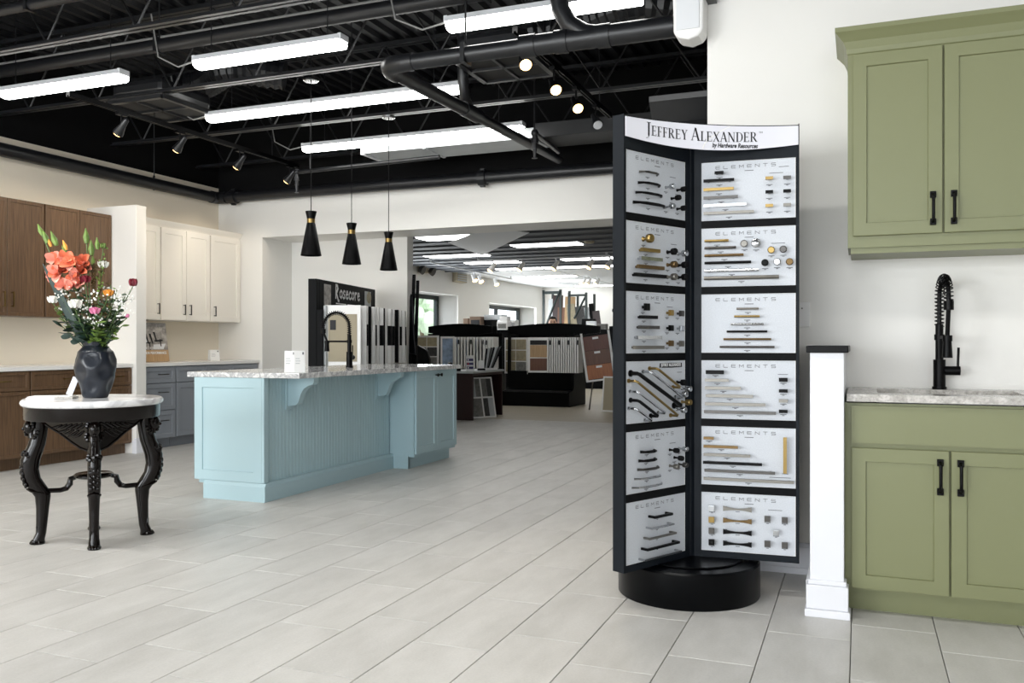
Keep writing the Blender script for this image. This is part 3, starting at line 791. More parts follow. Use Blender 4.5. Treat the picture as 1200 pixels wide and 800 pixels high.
text('lettering', 'STYLE IN DESIGN', 0.04, 'printwhite', b, (-0.05, -0.0235, 0.138), (R90, 0, 0), width=0.34)
text('lettering', 'WITH SUPERIOR PERFORMANCE', 0.038, 'printwhite', b, (-0.01, -0.0235, 0.085), (R90, 0, 0), width=0.49, bold=0.001)
t = thing('black_folder', 'black folder standing behind the fin wall beside the poster', 'folder', (-7.2, 6.985, 0.915), R90)
obj('cover', MB().box(-0.03, 0.03, -0.03, 0.2, 0, 0.36), 'blackplastic', t, bevel=0.004)
def card(name, label, p, rotz, w, h, fold=True):
    t = thing(name, label, 'card', p, rotz)
    obj('front_leaf', MB().box(-w / 2, w / 2, -0.002, 0, 0, h), 'paper', t, rot=(-0.1, 0, 0))
    b = t.children[0]
    obj('mark', MB().box(w * 0.27, w * 0.4, -0.0035, -0.002, h * 0.82, h * 0.93), 'print', b)
    for k in range(3): obj('print_line', MB().box(-w * 0.36, w * (0.02 + 0.06 * (k % 2)), -0.003, -0.002, h * (0.62 - 0.11 * k), h * (0.65 - 0.11 * k)), 'ductgrey', b)
    if fold: obj('back_leaf', MB().box(-w / 2, w / 2, 0.046, 0.048, 0, h), 'paper', t, rot=(0.1, 0, 0), loc=(0, 0, 0))
    return t
card('table_card', 'small white folded card on the grey countertop in the corner', tuple(Vector((-7.1, 8.27, 0.914))), R90 - 0.2, 0.135, 0.125)

# ================================================================== ISLAND
t = thing('kitchen_island', 'pale blue kitchen island with beadboard side and corbels', 'kitchen island', (-4.1, 6.4, 0))
O = Vector((4.1, -6.4, 0))
def ip(name, mb, m='blue', par=None, **k):
    k.setdefault('loc', O if par is None else (0, 0, 0)); return obj(name, mb, m, par or t, **k)
ip('body', MB().box(-4.5, -3.94, 5.07, 6.87, 0.105, 0.876).box(-4.5, -3.69, 6.875, 7.72, 0.105, 0.876))
ip('end_panel', door_mesh(0.60, 0.745, 0.022, 0.072, 0.008), 'blue', loc=Vector((-4.525, 5.048, 0.131)) + O)
ip('corner_post', MB().box(-3.945, -3.905, 5.05, 5.1, 0.131, 0.876), bevel=0.004)
ip('base_moulding', MB().prism([(5.035, 0), (5.035, 0.105), (5.043, 0.118), (5.047, 0.13), (5.075, 0.13), (5.075, 0)], -4.43, -3.887, 'x'))
ip('base_moulding', MB().prism([(-3.888, 0), (-3.888, 0.105), (-3.9, 0.118), (-3.905, 0.13), (-3.94, 0.13), (-3.94, 0)], 5.0755, 6.875, 'y'))
ip('base_moulding', MB().prism([(6.86, 0), (6.86, 0.105), (6.866, 0.118), (6.87, 0.13), (6.9, 0.13), (6.9, 0)], -3.89, -3.745, 'x'))
ip('toe_kick', MB().box(-4.42, -3.745, 6.88, 7.70, 0, 0.105).box(-4.42, -3.94, 5.06, 6.88, 0, 0.105))
# beadboard: every bead a board of its own
bw = 0.0418
pr = [(0.002, 0), (bw - 0.011, 0), (bw - 0.0085, 0.006), (bw - 0.006, 0.001), (bw - 0.003, 0.001), (bw - 0.0005, 0.006), (bw - 0.0005, 0.009), (0, 0.009), (0, 0.006)]
bead = MB().prism([(a, -0.0045 + b_ if False else b_) for a, b_ in pr], 0.13, 0.876, 'z').mesh('bead_board', 'blue')
nb = int((6.868 - 5.10) / bw)
for k in range(nb):
    o = bpy.data.objects.new('bead_board', bead); COL.objects.link(o); o.parent = t
    o.location = Vector((-3.931, 5.102 + bw * k, 0)) + O; o.rotation_euler = (0, 0, R90)
def corbel(y, nm='corbel'):
    pr = [(-3.931, 0.876), (-3.69, 0.876), (-3.69, 0.838), (-3.70, 0.822), (-3.735, 0.812), (-3.775, 0.79), (-3.80, 0.755), (-3.815, 0.715), (-3.825, 0.685), (-3.845, 0.668), (-3.885, 0.664), (-3.885, 0.66), (-3.931, 0.66)]
    c = ip(nm, MB().prism(pr, y - 0.03, y + 0.03, 'y'), bevel=0.004)
    obj('back_plate', MB().box(-3.931, -3.915, y - 0.048, y + 0.048, 0.632, 0.876), 'blue', c, bevel=0.003)
corbel(5.37); corbel(6.66)
ip('side_panel', MB().box(-3.93, -3.69, 6.868, 6.876, 0.13, 0.876))
for y0, y1, hy in ((6.885, 7.298, 7.262), (7.302, 7.715, 7.338)):
    d = obj('door', door_mesh(y1 - y0, 0.74), 'blue', t, loc=Vector((-3.67, y0, 0.131)) + O, rot=(0, 0, R90))
    obj('knob', MB().lathe([(0.006, 0), (0.006, 0.015), (0.015, 0.022), (0.016, 0.03), (0.008, 0.034), (0, 0.034)], 12), 'blackmetal', d, loc=(hy - y0, 0, 0.695), rot=(R90, 0, 0), smooth=True)
t2 = thing('countertop', 'speckled quartz countertop of the pale blue island', 'countertop', (-4.1, 6.35, 0.876))
top = [(-4.585, 5.04), (-3.6, 5.04), (-3.6, 7.66), (-4.585, 7.66)]
obj('slab', MB().prism([(a + 4.1, b_ - 6.35) for a, b_ in top], 0, 0.038, 'z'), 'quartz', t2, bevel=0.004)
# cards on the island
card('menu_card', 'left one of two white price cards standing on the island countertop', (-3.745, 5.13, 0.915), 0.5, 0.076, 0.155, False)
card('menu_card', 'right one of two white price cards on the island, nearer the black faucet', (-3.69, 5.17, 0.915), 0.8, 0.076, 0.155, False)
# spring faucet builder: local +x is the spout side
def spring_faucet(label, loc, rotz, H, reach, arm=True):
    t = thing('spring_faucet', label, 'faucet', loc, rotz)
    obj('base', MB().tube([(0, 0, 0), (0, 0, 0.012)], 0.031, 16).tube([(0, 0, 0.012), (0, 0, 0.135)], 0.026, 16), 'blackmetal', t, smooth=True)
    obj('pole', MB().tube([(0, 0, 0.13), (0, 0, H * 0.57)], 0.017, 14).tube([(0, 0, H * 0.43), (0, 0, H * 0.48)], 0.022, 14), 'blackmetal', t, smooth=True)
    r = reach / 2; zc = H - r - 0.02
    path = [Vector((0, 0, H * 0.55)), Vector((0, 0, zc))]
    for k in range(1, 13):
        a = math.pi - math.pi * k / 12
        path.append(Vector((r + r * math.cos(a), 0, zc + r * math.sin(a))))
    path.append(Vector((reach, 0, zc - 0.05)))
    obj('hose', MB().tube(path, 0.0095, 8), 'blackmetal', t, smooth=True)
    # coil around the hose
    dist = [0]
    for i in range(1, len(path)): dist.append(dist[-1] + (path[i] - path[i - 1]).length)
    turns = int(dist[-1] / 0.0165); co_ = []
    for i in range(turns * 8):
        s = dist[-1] * i / (turns * 8)
        j = max(k for k in range(len(dist)) if dist[k] <= s); j = min(j, len(path) - 2)
        p = path[j].lerp(path[j + 1], (s - dist[j]) / (dist[j + 1] - dist[j]))
        tg = (path[j + 1] - path[j]).normalized(); side = Vector((0, 1, 0)); up = tg.cross(side)
        a = 2 * math.pi * i / 8
        co_.append(p + (side * math.cos(a) + up * math.sin(a)) * 0.0185)
    obj('spring', MB().tube(co_, 0.0028, 5), 'blackmetal', t, smooth=True)
    obj('spray_head', MB().tube([(reach, 0, zc - 0.02), (reach, 0, zc - 0.06)], 0.021, 14).tube([(reach * 0.98, 0, zc - 0.06), (reach * 0.86, 0, H * 0.46)], 0.0095, 10).tube([(reach * 0.86, 0, H * 0.47), (reach * 0.86, 0, H * 0.28)], [0.016, 0.022], 14).tube([(reach * 0.86, 0, H * 0.47), (reach * 0.86, 0, H * 0.42)], 0.021, 14), 'blackmetal', t, smooth=True)
    obj('holder_arm', MB().tube([(0, 0, H * 0.455), (reach * 0.86, 0, H * 0.455)], 0.008, 8), 'blackmetal', t)
    obj('lever', MB().tube([(0, -0.02, 0.085), (0, -0.085, 0.085)], 0.021, 14).tube([(0, -0.075, 0.095), (0, -0.078, 0.19)], 0.0055, 8), 'blackmetal', t, smooth=True)
    return t
spring_faucet('black spring faucet with arched hose on the island countertop', (-4.06, 6.4, 0.914), math.radians(180 + 12), 0.49, 0.235)

# ================================================================== CARVED TABLE
TC = Vector((-4.085, 3.745, 0))
t = thing('side_table', 'round marble-topped table with four carved dark winged legs', 'table', tuple(TC))
obj('marble_top', MB().lathe([(0, 0.772), (0.358, 0.772), (0.369, 0.779), (0.373, 0.79), (0.369, 0.802), (0.360, 0.81), (0, 0.81)], 64), 'marble', t, smooth=True)
obj('apron', MB().lathe([(0.3, 0.70), (0.352, 0.70), (0.356, 0.705), (0.356, 0.765), (0.359, 0.772), (0.3, 0.772)], 64), 'mahogany', t, smooth=True)
obj('table_board', MB().lathe([(0, 0.74), (0.345, 0.74), (0.345, 0.772), (0, 0.772)], 48), 'mahogany', t)
def loft(mb, secs, n=14):
    vs = []; fs = []
    for (x, z, rx, ry) in secs:
        for k in range(n):
            a = 2 * math.pi * k / n
            vs.append((x + rx * math.cos(a), ry * math.sin(a), z))
    for i in range(len(secs) - 1):
        for k in range(n):
            k2 = (k + 1) % n
            fs.append((i * n + k, i * n + k2, (i + 1) * n + k2, (i + 1) * n + k))
    fs.append(tuple(reversed(range(n)))); fs.append(tuple((len(secs) - 1) * n + k for k in range(n)))
    return mb.add(vs, fs)
leg_m = loft(MB(), [(0.278, 0.0, 0.032, 0.03), (0.276, 0.03, 0.03, 0.03), (0.266, 0.06, 0.027, 0.026), (0.262, 0.12, 0.029, 0.025), (0.258, 0.2, 0.033, 0.027), (0.257, 0.265, 0.040, 0.03), (0.266, 0.29, 0.048, 0.032),
                    (0.288, 0.325, 0.048, 0.033), (0.311, 0.37, 0.044, 0.034), (0.322, 0.42, 0.046, 0.034), (0.319, 0.47, 0.05, 0.035), (0.306, 0.51, 0.049, 0.034), (0.288, 0.555, 0.045, 0.032), (0.278, 0.6, 0.042, 0.03), (0.272, 0.65, 0.042, 0.03), (0.272, 0.702, 0.045, 0.032)])
bust = MB()
bust.ball((0.332, 0, 0.655), 0.036, 14, sc=(1.0, 0.85, 1.25))                       # head
bust.ball((0.366, 0, 0.648), 0.009, 8, sc=(1.2, 0.7, 1.2))                           # nose
bust.ball((0.358, 0, 0.628), 0.01, 8, sc=(1, 1.3, 0.7)).ball((0.352, 0, 0.615), 0.012, 8)   # lips and chin
for s in (-1, 1):
    bust.ball((0.357, 0.012 * s, 0.662), 0.008, 6)
    bust.ball((0.336, 0.033 * s, 0.655), 0.012, 6, sc=(0.7, 0.5, 1.2))
for k in range(18):                                                                  # curls of hair
    a = -2.2 + 4.4 * (k % 9) / 8; rr = 0.034 if k < 9 else 0.04
    bust.ball((0.32 - 0.03 * abs(math.cos(a * 0.6)) * (k >= 9), rr * math.sin(a), 0.675 + 0.028 * math.cos(a) - 0.06 * (k >= 9)), 0.012, 6)
bust.tube([(0.318, 0, 0.60), (0.325, 0, 0.63)], [0.03, 0.022], 10)
carv = MB()
for k in range(7):                                                                   # acanthus leaves over the knee
    z = 0.335 + 0.03 * k
    x = 0.308 + 0.046 + 0.03 * math.sin((z - 0.30) / 0.22 * math.pi) - (0.012 if k > 4 else 0)
    for s in (-1, 1):
        carv.ball((x - 0.012, 0.016 * s, z), 0.014, 6, sc=(0.7, 1, 1.4))
    carv.ball((x - 0.002, 0, z + 0.01), 0.011, 6, sc=(0.7, 0.8, 1.5))
for k in range(9):
    a = 2 * math.pi * k / 9
    carv.ball((0.352 + 0.018 * math.cos(a), 0.03 * math.sin(a), 0.505 + 0.012 * math.sin(2 * a)), 0.014, 6)
carv.tube([(0.25, 0, 0.28), (0.27, 0.03, 0.285), (0.33, 0.03, 0.30), (0.35, 0, 0.31), (0.33, -0.03, 0.30), (0.27, -0.03, 0.285), (0.25, 0, 0.28)], 0.006, 6)
paw = MB()
for k in (-1.5, -0.5, 0.5, 1.5):
    paw.ball((0.325 - abs(k) * 0.006, 0.0125 * k, 0.014), 0.0135, 8, sc=(1.5, 0.85, 1.0))
    paw.ball((0.342 - abs(k) * 0.006, 0.0135 * k, 0.008), 0.007, 6)
    paw.tube([(0.318, 0.0125 * k, 0.022), (0.3, 0.011 * k, 0.06), (0.288 + 0.022, 0.009 * k, 0.1)], [0.009, 0.008, 0.004], 6)
paw.lathe([(0, 0), (0.033, 0), (0.036, 0.01), (0.03, 0.02), (0, 0.02)], 12, c=(0.302, 0, 0))
# feathered wings: plate + rows of feathers, from the leg out under the apron
def wing_mb(s):
    mb = MB()
    P = lambda a, z, o=0.0: (0.268 - a * 0.707 + o * 0.707, s * (0.02 + a * 0.707 + o * 0.707), z)
    outl = [(0.0, 0.70), (0.335, 0.70), (0.33, 0.685), (0.27, 0.655), (0.2, 0.625), (0.12, 0.58), (0.06, 0.55), (0.0, 0.535)]
    vs = [P(a, z, 0.008) for a, z in outl] + [P(a, z, -0.008) for a, z in outl]
    n = len(outl)
    mb.add(vs, [tuple(range(n)), tuple(reversed(range(n, 2 * n)))] + [(i, i + n, (i + 1) % n + n, (i + 1) % n) for i in range(n)])
    for r in range(3):
        for k in range(6):
            a0 = 0.01 + 0.036 * k + 0.025 * r; z0 = 0.688 - 0.045 * r - 0.003 * k + 0.03 * (k / 6) * r
            a1 = a0 + 0.075; z1 = z0 - 0.04 + 0.025 * k / 6
            if z1 < 0.54 + a1 * 0.43: z1 = 0.54 + a1 * 0.43
            if z0 < z1 + 0.01: continue
            mb.tube([P(a0, z0, 0.009), P((a0 + a1) / 2, (z0 + z1) / 2 - 0.004, 0.012), P(a1, z1, 0.009)], [0.005, 0.008, 0.003], 6)
    mb.tube([P(a, z, 0.008) for a, z in outl[1:]], 0.007, 6)
    return mb
meshes = {}
meshes['leg'] = leg_m.mesh('leg', 'mahogany', True)
meshes['bust'] = bust.mesh('bust', 'mahogany', True)
meshes['carving'] = carv.mesh('carving', 'mahogany', True)
meshes['paw_foot'] = paw.mesh('paw_foot', 'mahogany', True)
wm = [wing_mb(1).mesh('wing', 'mahogany', True), wing_mb(-1).mesh('wing', 'mahogany', True)]
str_m = MB().tube([(0.25, 0, 0.295), (0.17, 0, 0.292), (0.14, 0, 0.30), (0.122, 0, 0.325), (0.118, 0, 0.352), (0.09, 0, 0.362)], [0.014, 0.014, 0.016, 0.017, 0.016, 0.014], 8).mesh('stretcher', 'mahogany', True)
for q, deg in enumerate((47, 137, 228, 318)):
    L = obj('leg', meshes['leg'], None, t, rot=(0, 0, math.radians(deg)))
    for nm, dx in (('bust', -0.014), ('carving', -0.016), ('paw_foot', -0.022)): obj(nm, meshes[nm], None, L, loc=(dx, 0, 0))
    if q in (1, 3):
        for wmesh in wm: obj('wing', wmesh, None, L)
    obj('stretcher', str_m, None, t, rot=(0, 0, math.radians(deg)))
obj('stretcher_disc', MB().lathe([(0, 0.355), (0.095, 0.355), (0.105, 0.362), (0.105, 0.372), (0.095, 0.38), (0, 0.38)], 32), 'mahogany', t, smooth=True)
# things on the table
VP_ = at(112, 462, 5.0); VX, VY = VP_.x, VP_.y
t = thing('vase', 'dark blue-black dimpled ceramic vase standing on the marble table', 'vase', (VX, VY, 0.81))
prof = [(0, 0), (0.062, 0), (0.068, 0.006), (0.085, 0.05), (0.106, 0.11), (0.117, 0.165), (0.114, 0.21), (0.098, 0.25), (0.074, 0.275), (0.066, 0.285), (0.069, 0.297), (0.071, 0.305), (0.06, 0.306), (0.055, 0.295), (0.055, 0.25), (0, 0.25)]
fine = []
for i in range(len(prof) - 1):
    for k in range(4): fine.append((prof[i][0] + (prof[i + 1][0] - prof[i][0]) * k / 4, prof[i][1] + (prof[i + 1][1] - prof[i][1]) * k / 4))
fine.append(prof[-1])
dims = []
for row, zc in enumerate((0.07, 0.145, 0.215)):
    for k in range(5): dims.append((2 * math.pi * (k + 0.5 * (row % 2) + 0.25) / 5, zc))
def dimple(r, z, a):
    r *= 0.955
    if r < 0.06 or z > 0.262: return r
    v = 0
    for da, dz in dims:
        dd = (a - da + math.pi) % (2 * math.pi) - math.pi
        q = (dd * 0.105) ** 2 + (z - dz) ** 2
        v += math.exp(-(q / (2 * 0.023 ** 2)) ** 1.6)
    return r + 0.002 - 0.013 * min(v, 1.1)
obj('body', MB().lathe([(a_, b_ * 1.05) for a_, b_ in fine], 72, deform=lambda r_, z_, g_: dimple(r_, z_ / 1.05, g_)), 'vase', t, smooth=True)
p = on_z(52, 463, 0.811)
t = thing('brochure', 'white brochure lying flat on the marble table left of the vase', 'brochure', (-4.27, 3.62, 0.8105), 0.55)
obj('page', MB().box(-0.11, 0.11, -0.07, 0.07, 0, 0.007), 'paper', t)
obj('page', MB().box(-0.105, 0.112, -0.068, 0.068, 0.007, 0.013), 'paper', t, rot=(0, 0, 0.05))
t = thing('price_card', 'pale grey tilted card standing on the marble table', 'card', (-4.235, 3.71, 0.824), 0.15)
obj('card', MB().box(-0.02, 0.02, -0.004, 0.0, 0, 0.108), 'paperside', t, rot=(-0.2, 0.3, 0))
t = thing('tile_sample', 'flat glossy grey tile lying against the foot of the vase', 'tile sample', (-4.175, 3.64, 0.8105), 0.5)
obj('tile', MB().box(-0.05, 0.05, -0.05, 0.04, 0, 0.012), 'greystone', t, bevel=0.002)

# ---- flowers: every stem a thing
VN = Vector((VX, VY, 0.81 + 0.315))
rnd = random.Random(11)
FD = VX * -ST + VY * CT
def fpt(px, py, dd=0.0): return at(px, py, FD + dd)
def stem_of(t, base, head, r=0.003, bend=0.03):
    mid = base.lerp(head, 0.5) + Vector((rnd.uniform(-bend, bend), rnd.uniform(-bend, bend), 0.02))
    pts = []
    for k in range(8):
        u = k / 7
        pts.append(base * (1 - u) ** 2 + mid * 2 * u * (1 - u) + head * u * u - base)
    obj('stem', MB().tube(pts, r, 6), 'stem', t)
    return pts
def neck_pt(): 
    a = rnd.uniform(0, 6.28); r = rnd.uniform(0, 0.035)
    return VN + Vector((r * math.cos(a), r * math.sin(a), -0.09))
def leaf_mb(L, W, curl=0.15):
    mb = MB(); vs = []; n = 6
    for k in range(n + 1):
        u = k / n; w_ = W * math.sin(math.pi * min(1, u * 0.95 + 0.03)) ** 0.8
        z = curl * L * (u * u)
        vs += [(-w_ / 2, L * u, z + 0.1 * w_), (0, L * u, z), (w_ / 2, L * u, z + 0.1 * w_)]
    fs = []
    for k in range(n):
        o = 3 * k
        fs += [(o, o + 1, o + 4, o + 3), (o + 1, o + 2, o + 5, o + 4)]
    mb.add(vs, fs)
    lo = [(x, y, z - 0.0008) for x, y, z in vs]
    mb.add(lo, [tuple(reversed(f)) for f in fs])
    return mb
def orient(v, roll=0.0):
    q = v.to_track_quat('Y', 'Z')
    return (q.to_matrix() @ Matrix.Rotation(roll, 3, 'Y')).to_euler()
def leaf(par, p, d, L, W, m, roll=None, curl=0.15, name='leaf'):
    return obj(name, leaf_mb(L, W, curl), m, par, loc=p, rot=orient(Vector(d), rnd.uniform(-1, 1) if roll is None else roll), smooth=True)
def petal_mb(L, W, cup):
    mb = MB(); n = 5; vs = []
    for k in range(n + 1):
        u = k / n; w_ = W * (0.25 + 0.75 * math.sin(math.pi * min(1, 0.1 + u * 0.8))) * (1 if u < 0.9 else 0.6)
        y = L * u; z = cup * L * math.sin(u * 1.4)
        for j in (-1, -0.5, 0, 0.5, 1): vs.append((w_ / 2 * j, y, z + abs(j) ** 2 * w_ * 0.28))
    fs = []
    for k in range(n):
        for j in range(4): o = 5 * k + j; fs.append((o, o + 1, o + 6, o + 5))
    mb.add(vs, fs); mb.add([(x, y, z - 0.0008) for x, y, z in vs], [tuple(reversed(f)) for f in fs])
    return mb
def gladiolus(label, tip, blooms, buds, m1, m2):
    base = neck_pt(); t = thing('gladiolus', label, 'flower', tuple(base))
    pts = stem_of(t, base, tip, 0.0035, 0.01)
    ax = (tip - base).normalized()
    for i, (p, sz, m) in enumerate(blooms):
        c = p - base
        toc = Vector((0.35, -0.9, 0.25)).normalized()
        b = obj('bloom', MB().tube([c + Vector((0, 0.02, -0.02)), c], [0.004, 0.008], 8), 'stem', t)
        for k in range(6):
            a = 2 * math.pi * k / 6 + i
            u = toc.orthogonal().normalized(); v = toc.cross(u)
            d = (toc * 0.55 + u * math.cos(a) + v * math.sin(a)).normalized()
            q = Matrix((d.cross(toc).normalized(), d, d.cross(toc).normalized().cross(d))).transposed()
            obj('petal', petal_mb(sz * (1.25 if k % 2 else 1.0), sz * 0.85, 0.35), (m1, m2)[(k + i) % 2] if m is None or k % 3 == 1 else m, b, loc=c, rot=(q.to_3x3() @ Matrix.Rotation(rnd.uniform(-.35, .35), 3, 'X')).to_euler(), smooth=True)
    for p, sz, m in buds:
        c = p - base
        obj('bud', MB().tube([c - ax * sz * 0.5, c - ax * sz * 0.1, c + ax * sz * 0.5], [sz * 0.12, sz * 0.2, 0.002], 8), m, t, smooth=True)
    return t
def rose(label, head, r, m, leaves=1, closed=False):
    base = neck_pt(); t = thing('rose', label, 'flower', tuple(base))
    stem_of(t, base, head - Vector((0, 0, r * 0.7)), 0.0028)
    c = head - base
    h = obj('bloom', MB().ball(c, r * 0.62, 12, sc=(1, 1, 1.1)), m, t, smooth=True)
    for ring, (nn, tilt, L) in enumerate(((4, 0.1, 1.25), (5, 0.3, 1.25), (6, 0.6, 1.2))):
        if closed and ring == 2: continue
        for k in range(nn):
            a = 2 * math.pi * k / nn + ring * 0.5
            out = Vector((math.cos(a), math.sin(a), 0))
            d = (out * math.sin(tilt) + Vector((0, 0, 1)) * math.cos(tilt)).normalized()
            xx = Vector((-math.sin(a), math.cos(a), 0))
            q = Matrix((xx, d, xx.cross(d))).transposed()
            if q.determinant() < 0: q = Matrix((-xx, d, (-xx).cross(d))).transposed()
            obj('petal', petal_mb(r * L, r * 0.95, -0.2), m, h, loc=c + out * r * 0.28 * (1 + 0.3 * ring) - Vector((0, 0, r * 0.55)), rot=q.to_euler(), smooth=True)
    for k in range(5):
        a = 6.28 * k / 5
        leaf(t, c - Vector((0, 0, r * 0.6)), (math.cos(a), math.sin(a), 0.1), r * 0.7, r * 0.25, 'leaf', name='sepal')
    for k in range(leaves):
        u = rnd.uniform(0.35, 0.75); q = (base.lerp(head, u)) - base
        leaf(t, q, (rnd.uniform(-1, 1), rnd.uniform(-1, 1), 0.3), rnd.uniform(0.04, 0.06), 0.03, rnd.choice(['leaf', 'leaf3']))
    return t
gladiolus('tall gladiolus leaning left, open coral and salmon blooms, green buds at its tip', fpt(45, 266),
          [(fpt(66, 305, -.02), 0.055, 'pinkpetal'), (fpt(79, 304, -.03), 0.055, None), (fpt(70, 320, -.04), 0.06, None), (fpt(85, 309, -.05), 0.055, 'orangepetal'), (fpt(76, 335, -.03), 0.055, None), (fpt(92, 325, -.02), 0.055, 'pinkpetal'), (fpt(64, 324, 0), 0.045, 'pinkpetal'), (fpt(77, 316, -.01), 0.055, 'pinkpetal'), (fpt(86, 336, -.05), 0.045, 'pinkpetal')],
          [(fpt(47, 269), 0.07, 'leaf2'), (fpt(53, 277), 0.08, 'leaf2'), (fpt(63, 279), 0.09, 'leaf2'), (fpt(58, 284), 0.05, 'roseorange'), (fpt(76, 287), 0.06, 'roseorange'), (fpt(76, 295), 0.08, 'leaf2')], 'orangepetal', 'pinkpetal')
gladiolus('upright gladiolus behind, green buds at its tip and a few coral blooms', fpt(101, 272, 0.03),
          [(fpt(99, 309, 0.02), 0.055, 'orangepetal'), (fpt(96, 318, 0.0), 0.05, 'orangepetal'), (fpt(103, 314, 0.03), 0.045, 'pinkpetal'), (fpt(95, 331, -0.02), 0.055, 'pinkpetal')],
          [(fpt(101, 276, .03), 0.09, 'leaf2'), (fpt(107, 290, .03), 0.09, 'leaf2'), (fpt(114, 285, .03), 0.07, 'leaf2'), (fpt(109, 305, .03), 0.06, 'leaf2')], 'orangepetal', 'pinkpetal')
rose('dark red rose standing out alone at the right', fpt(156, 331), 0.032, 'red', 0, True)
rose('open dark crimson rose among the coral blooms', fpt(100, 327, -.06), 0.03, 'red', 1)
rose('pink rose low in the middle, right above the vase', fpt(111, 364, -.12), 0.028, 'rosepink', 1)
rose('small pink rosebud low at the right side of the bouquet', fpt(149, 370, 0), 0.016, 'rosepink', 1, True)
rose('orange rose at the right centre of the bouquet', fpt(127, 343, -.06), 0.027, 'roseorange', 1)
rose('white flower high behind the brown twigs', fpt(121, 310, .04), 0.03, 'rosewhite', 0)
rose('large white bloom in the lower middle left of the pink rose', fpt(88, 356, -.1), 0.036, 'rosewhite', 1)
rose('white rose at the lower left edge', fpt(62, 351, -.05), 0.03, 'rosewhite', 1)
rose('yellow-green bud at the top right of the bouquet', fpt(121, 288, .03), 0.022, 'leaf2', 0, True)
# sword leaf
b0 = neck_pt(); t = thing('sword_leaf', 'long dark pointed leaf leaning out to the left', 'leaf', tuple(b0))
tip = fpt(51, 309, -0.06) - b0
yy = tip.normalized(); zz = (Vector((0.5, -1, 0.1)) - yy * yy.dot(Vector((0.5, -1, 0.1)))).normalized()
obj('leaf', leaf_mb(tip.length, 0.045, 0.02), 'leaf3', t, rot=Matrix((yy.cross(zz), yy, zz)).transposed().to_euler(), smooth=True)
# brown twig spray
b0 = neck_pt(); t = thing('twig_spray', 'brown dried twig spray rising behind the white flower', 'twigs', tuple(b0))
for k in range(9):
    top = fpt(rnd.uniform(105, 126), rnd.uniform(292, 325), rnd.uniform(0, .06)) - b0
    s = obj('twig', MB().tube([Vector((0, 0, 0)), top * 0.6 + Vector((rnd.uniform(-.01, .01), 0, 0)), top], [0.003, 0.002, 0.0015], 5), 'twig', t)
    pods = MB()
    for j in range(9):
        pods.ball(top * (0.6 + 0.4 * j / 8) + Vector((rnd.uniform(-.012, .012), rnd.uniform(-.012, .012), rnd.uniform(-.01, .01))), rnd.uniform(0.005, 0.009), 6)
    tag(obj('pods', pods, ('twig', 'twig', 'leaf2')[k % 3], s), kind='stuff')
# green branches with leaves, one thing per branch
def branch(label, head, nl, L, W, m, spread=1.0):
    b0 = neck_pt(); t = thing('leafy_stem', label, 'foliage', tuple(b0))
    pts = stem_of(t, b0, head, 0.0026)
    for k in range(nl):
        u = 0.4 + 0.6 * k / max(1, nl - 1)
        p = pts[min(7, int(u * 7))]
        a = k * 2.4
        leaf(t, p, (math.cos(a) * spread, math.sin(a) * spread, rnd.uniform(-0.2, 0.6)), L * rnd.uniform(0.8, 1.15), W, m)
branch('broad dark leaves drooping low at the left side of the vase mouth', fpt(68, 378, -.05), 9, 0.075, 0.06, 'leaf3')
branch('broad dark leaves hanging over the left rim of the vase', fpt(88, 392, -.08), 8, 0.075, 0.06, 'leaf3')
branch('fresh yellow-green leaves at the lower left edge of the bouquet', fpt(64, 362, -.03), 7, 0.055, 0.035, 'leaf2')
branch('fresh green leaves under the pink rose', fpt(113, 378, -.12), 9, 0.05, 0.03, 'leaf2')
branch('green leaves low at the right of the bouquet', fpt(143, 382, -.02), 9, 0.05, 0.028, 'leaf2')
branch('dark small-leaved branch filling the right side', fpt(143, 352, .0), 16, 0.045, 0.02, 'leaf')
branch('dark small-leaved branch behind the orange rose', fpt(133, 345, .05), 16, 0.045, 0.02, 'leaf')
branch('dark leaves in the centre behind the white bloom', fpt(100, 352, .0), 16, 0.05, 0.026, 'leaf')
branch('dark leaves at the left behind the white rose', fpt(72, 352, .03), 14, 0.05, 0.026, 'leaf')
branch('olive leaves near the middle above the pink rose', fpt(116, 348, -.04), 14, 0.045, 0.022, 'twig')
branch('dark leaves in the middle right, over the vase neck', fpt(128, 368, -.06), 16, 0.045, 0.024, 'leaf')
branch('pale green feathery sprig beside the orange rose', fpt(137, 340, -.02), 18, 0.03, 0.01, 'leaf2')
for i, (px, py, dd, m, L, W) in enumerate(((80, 345, .0, 'leaf', .05, .03), (92, 372, -.1, 'leaf', .055, .032), (104, 338, .04, 'leaf', .045, .022), (122, 358, -.08, 'leaf', .045, .024), (140, 365, .03, 'leaf', .045, .024), (148, 345, -.02, 'leaf', .04, .02),
        (98, 380, -.05, 'leaf3', .06, .036), (76, 366, .04, 'leaf3', .06, .036), (134, 380, -.04, 'leaf', .045, .024), (112, 352, .06, 'leaf', .05, .026), (86, 330, .03, 'leaf', .05, .022), (130, 334, .04, 'twig', .04, .02), (142, 376, .05, 'leaf3', .05, .03), (118, 385, -.1, 'leaf2', .045, .026))):
    branch('dark leafy stem deep in the bouquet, ' + ('behind the white bloom', 'in front at the vase neck', 'under the coral blooms', 'below the orange rose', 'at the far right', 'reaching to the red rose stem', 'left of the vase neck', 'at the left behind the sword leaf', 'low at the right over the rim', 'in the very middle', 'between the two gladioli', 'under the twigs', 'at the right back', 'under the pink rose at the rim')[i], fpt(px, py, dd), 18, L, W, m)
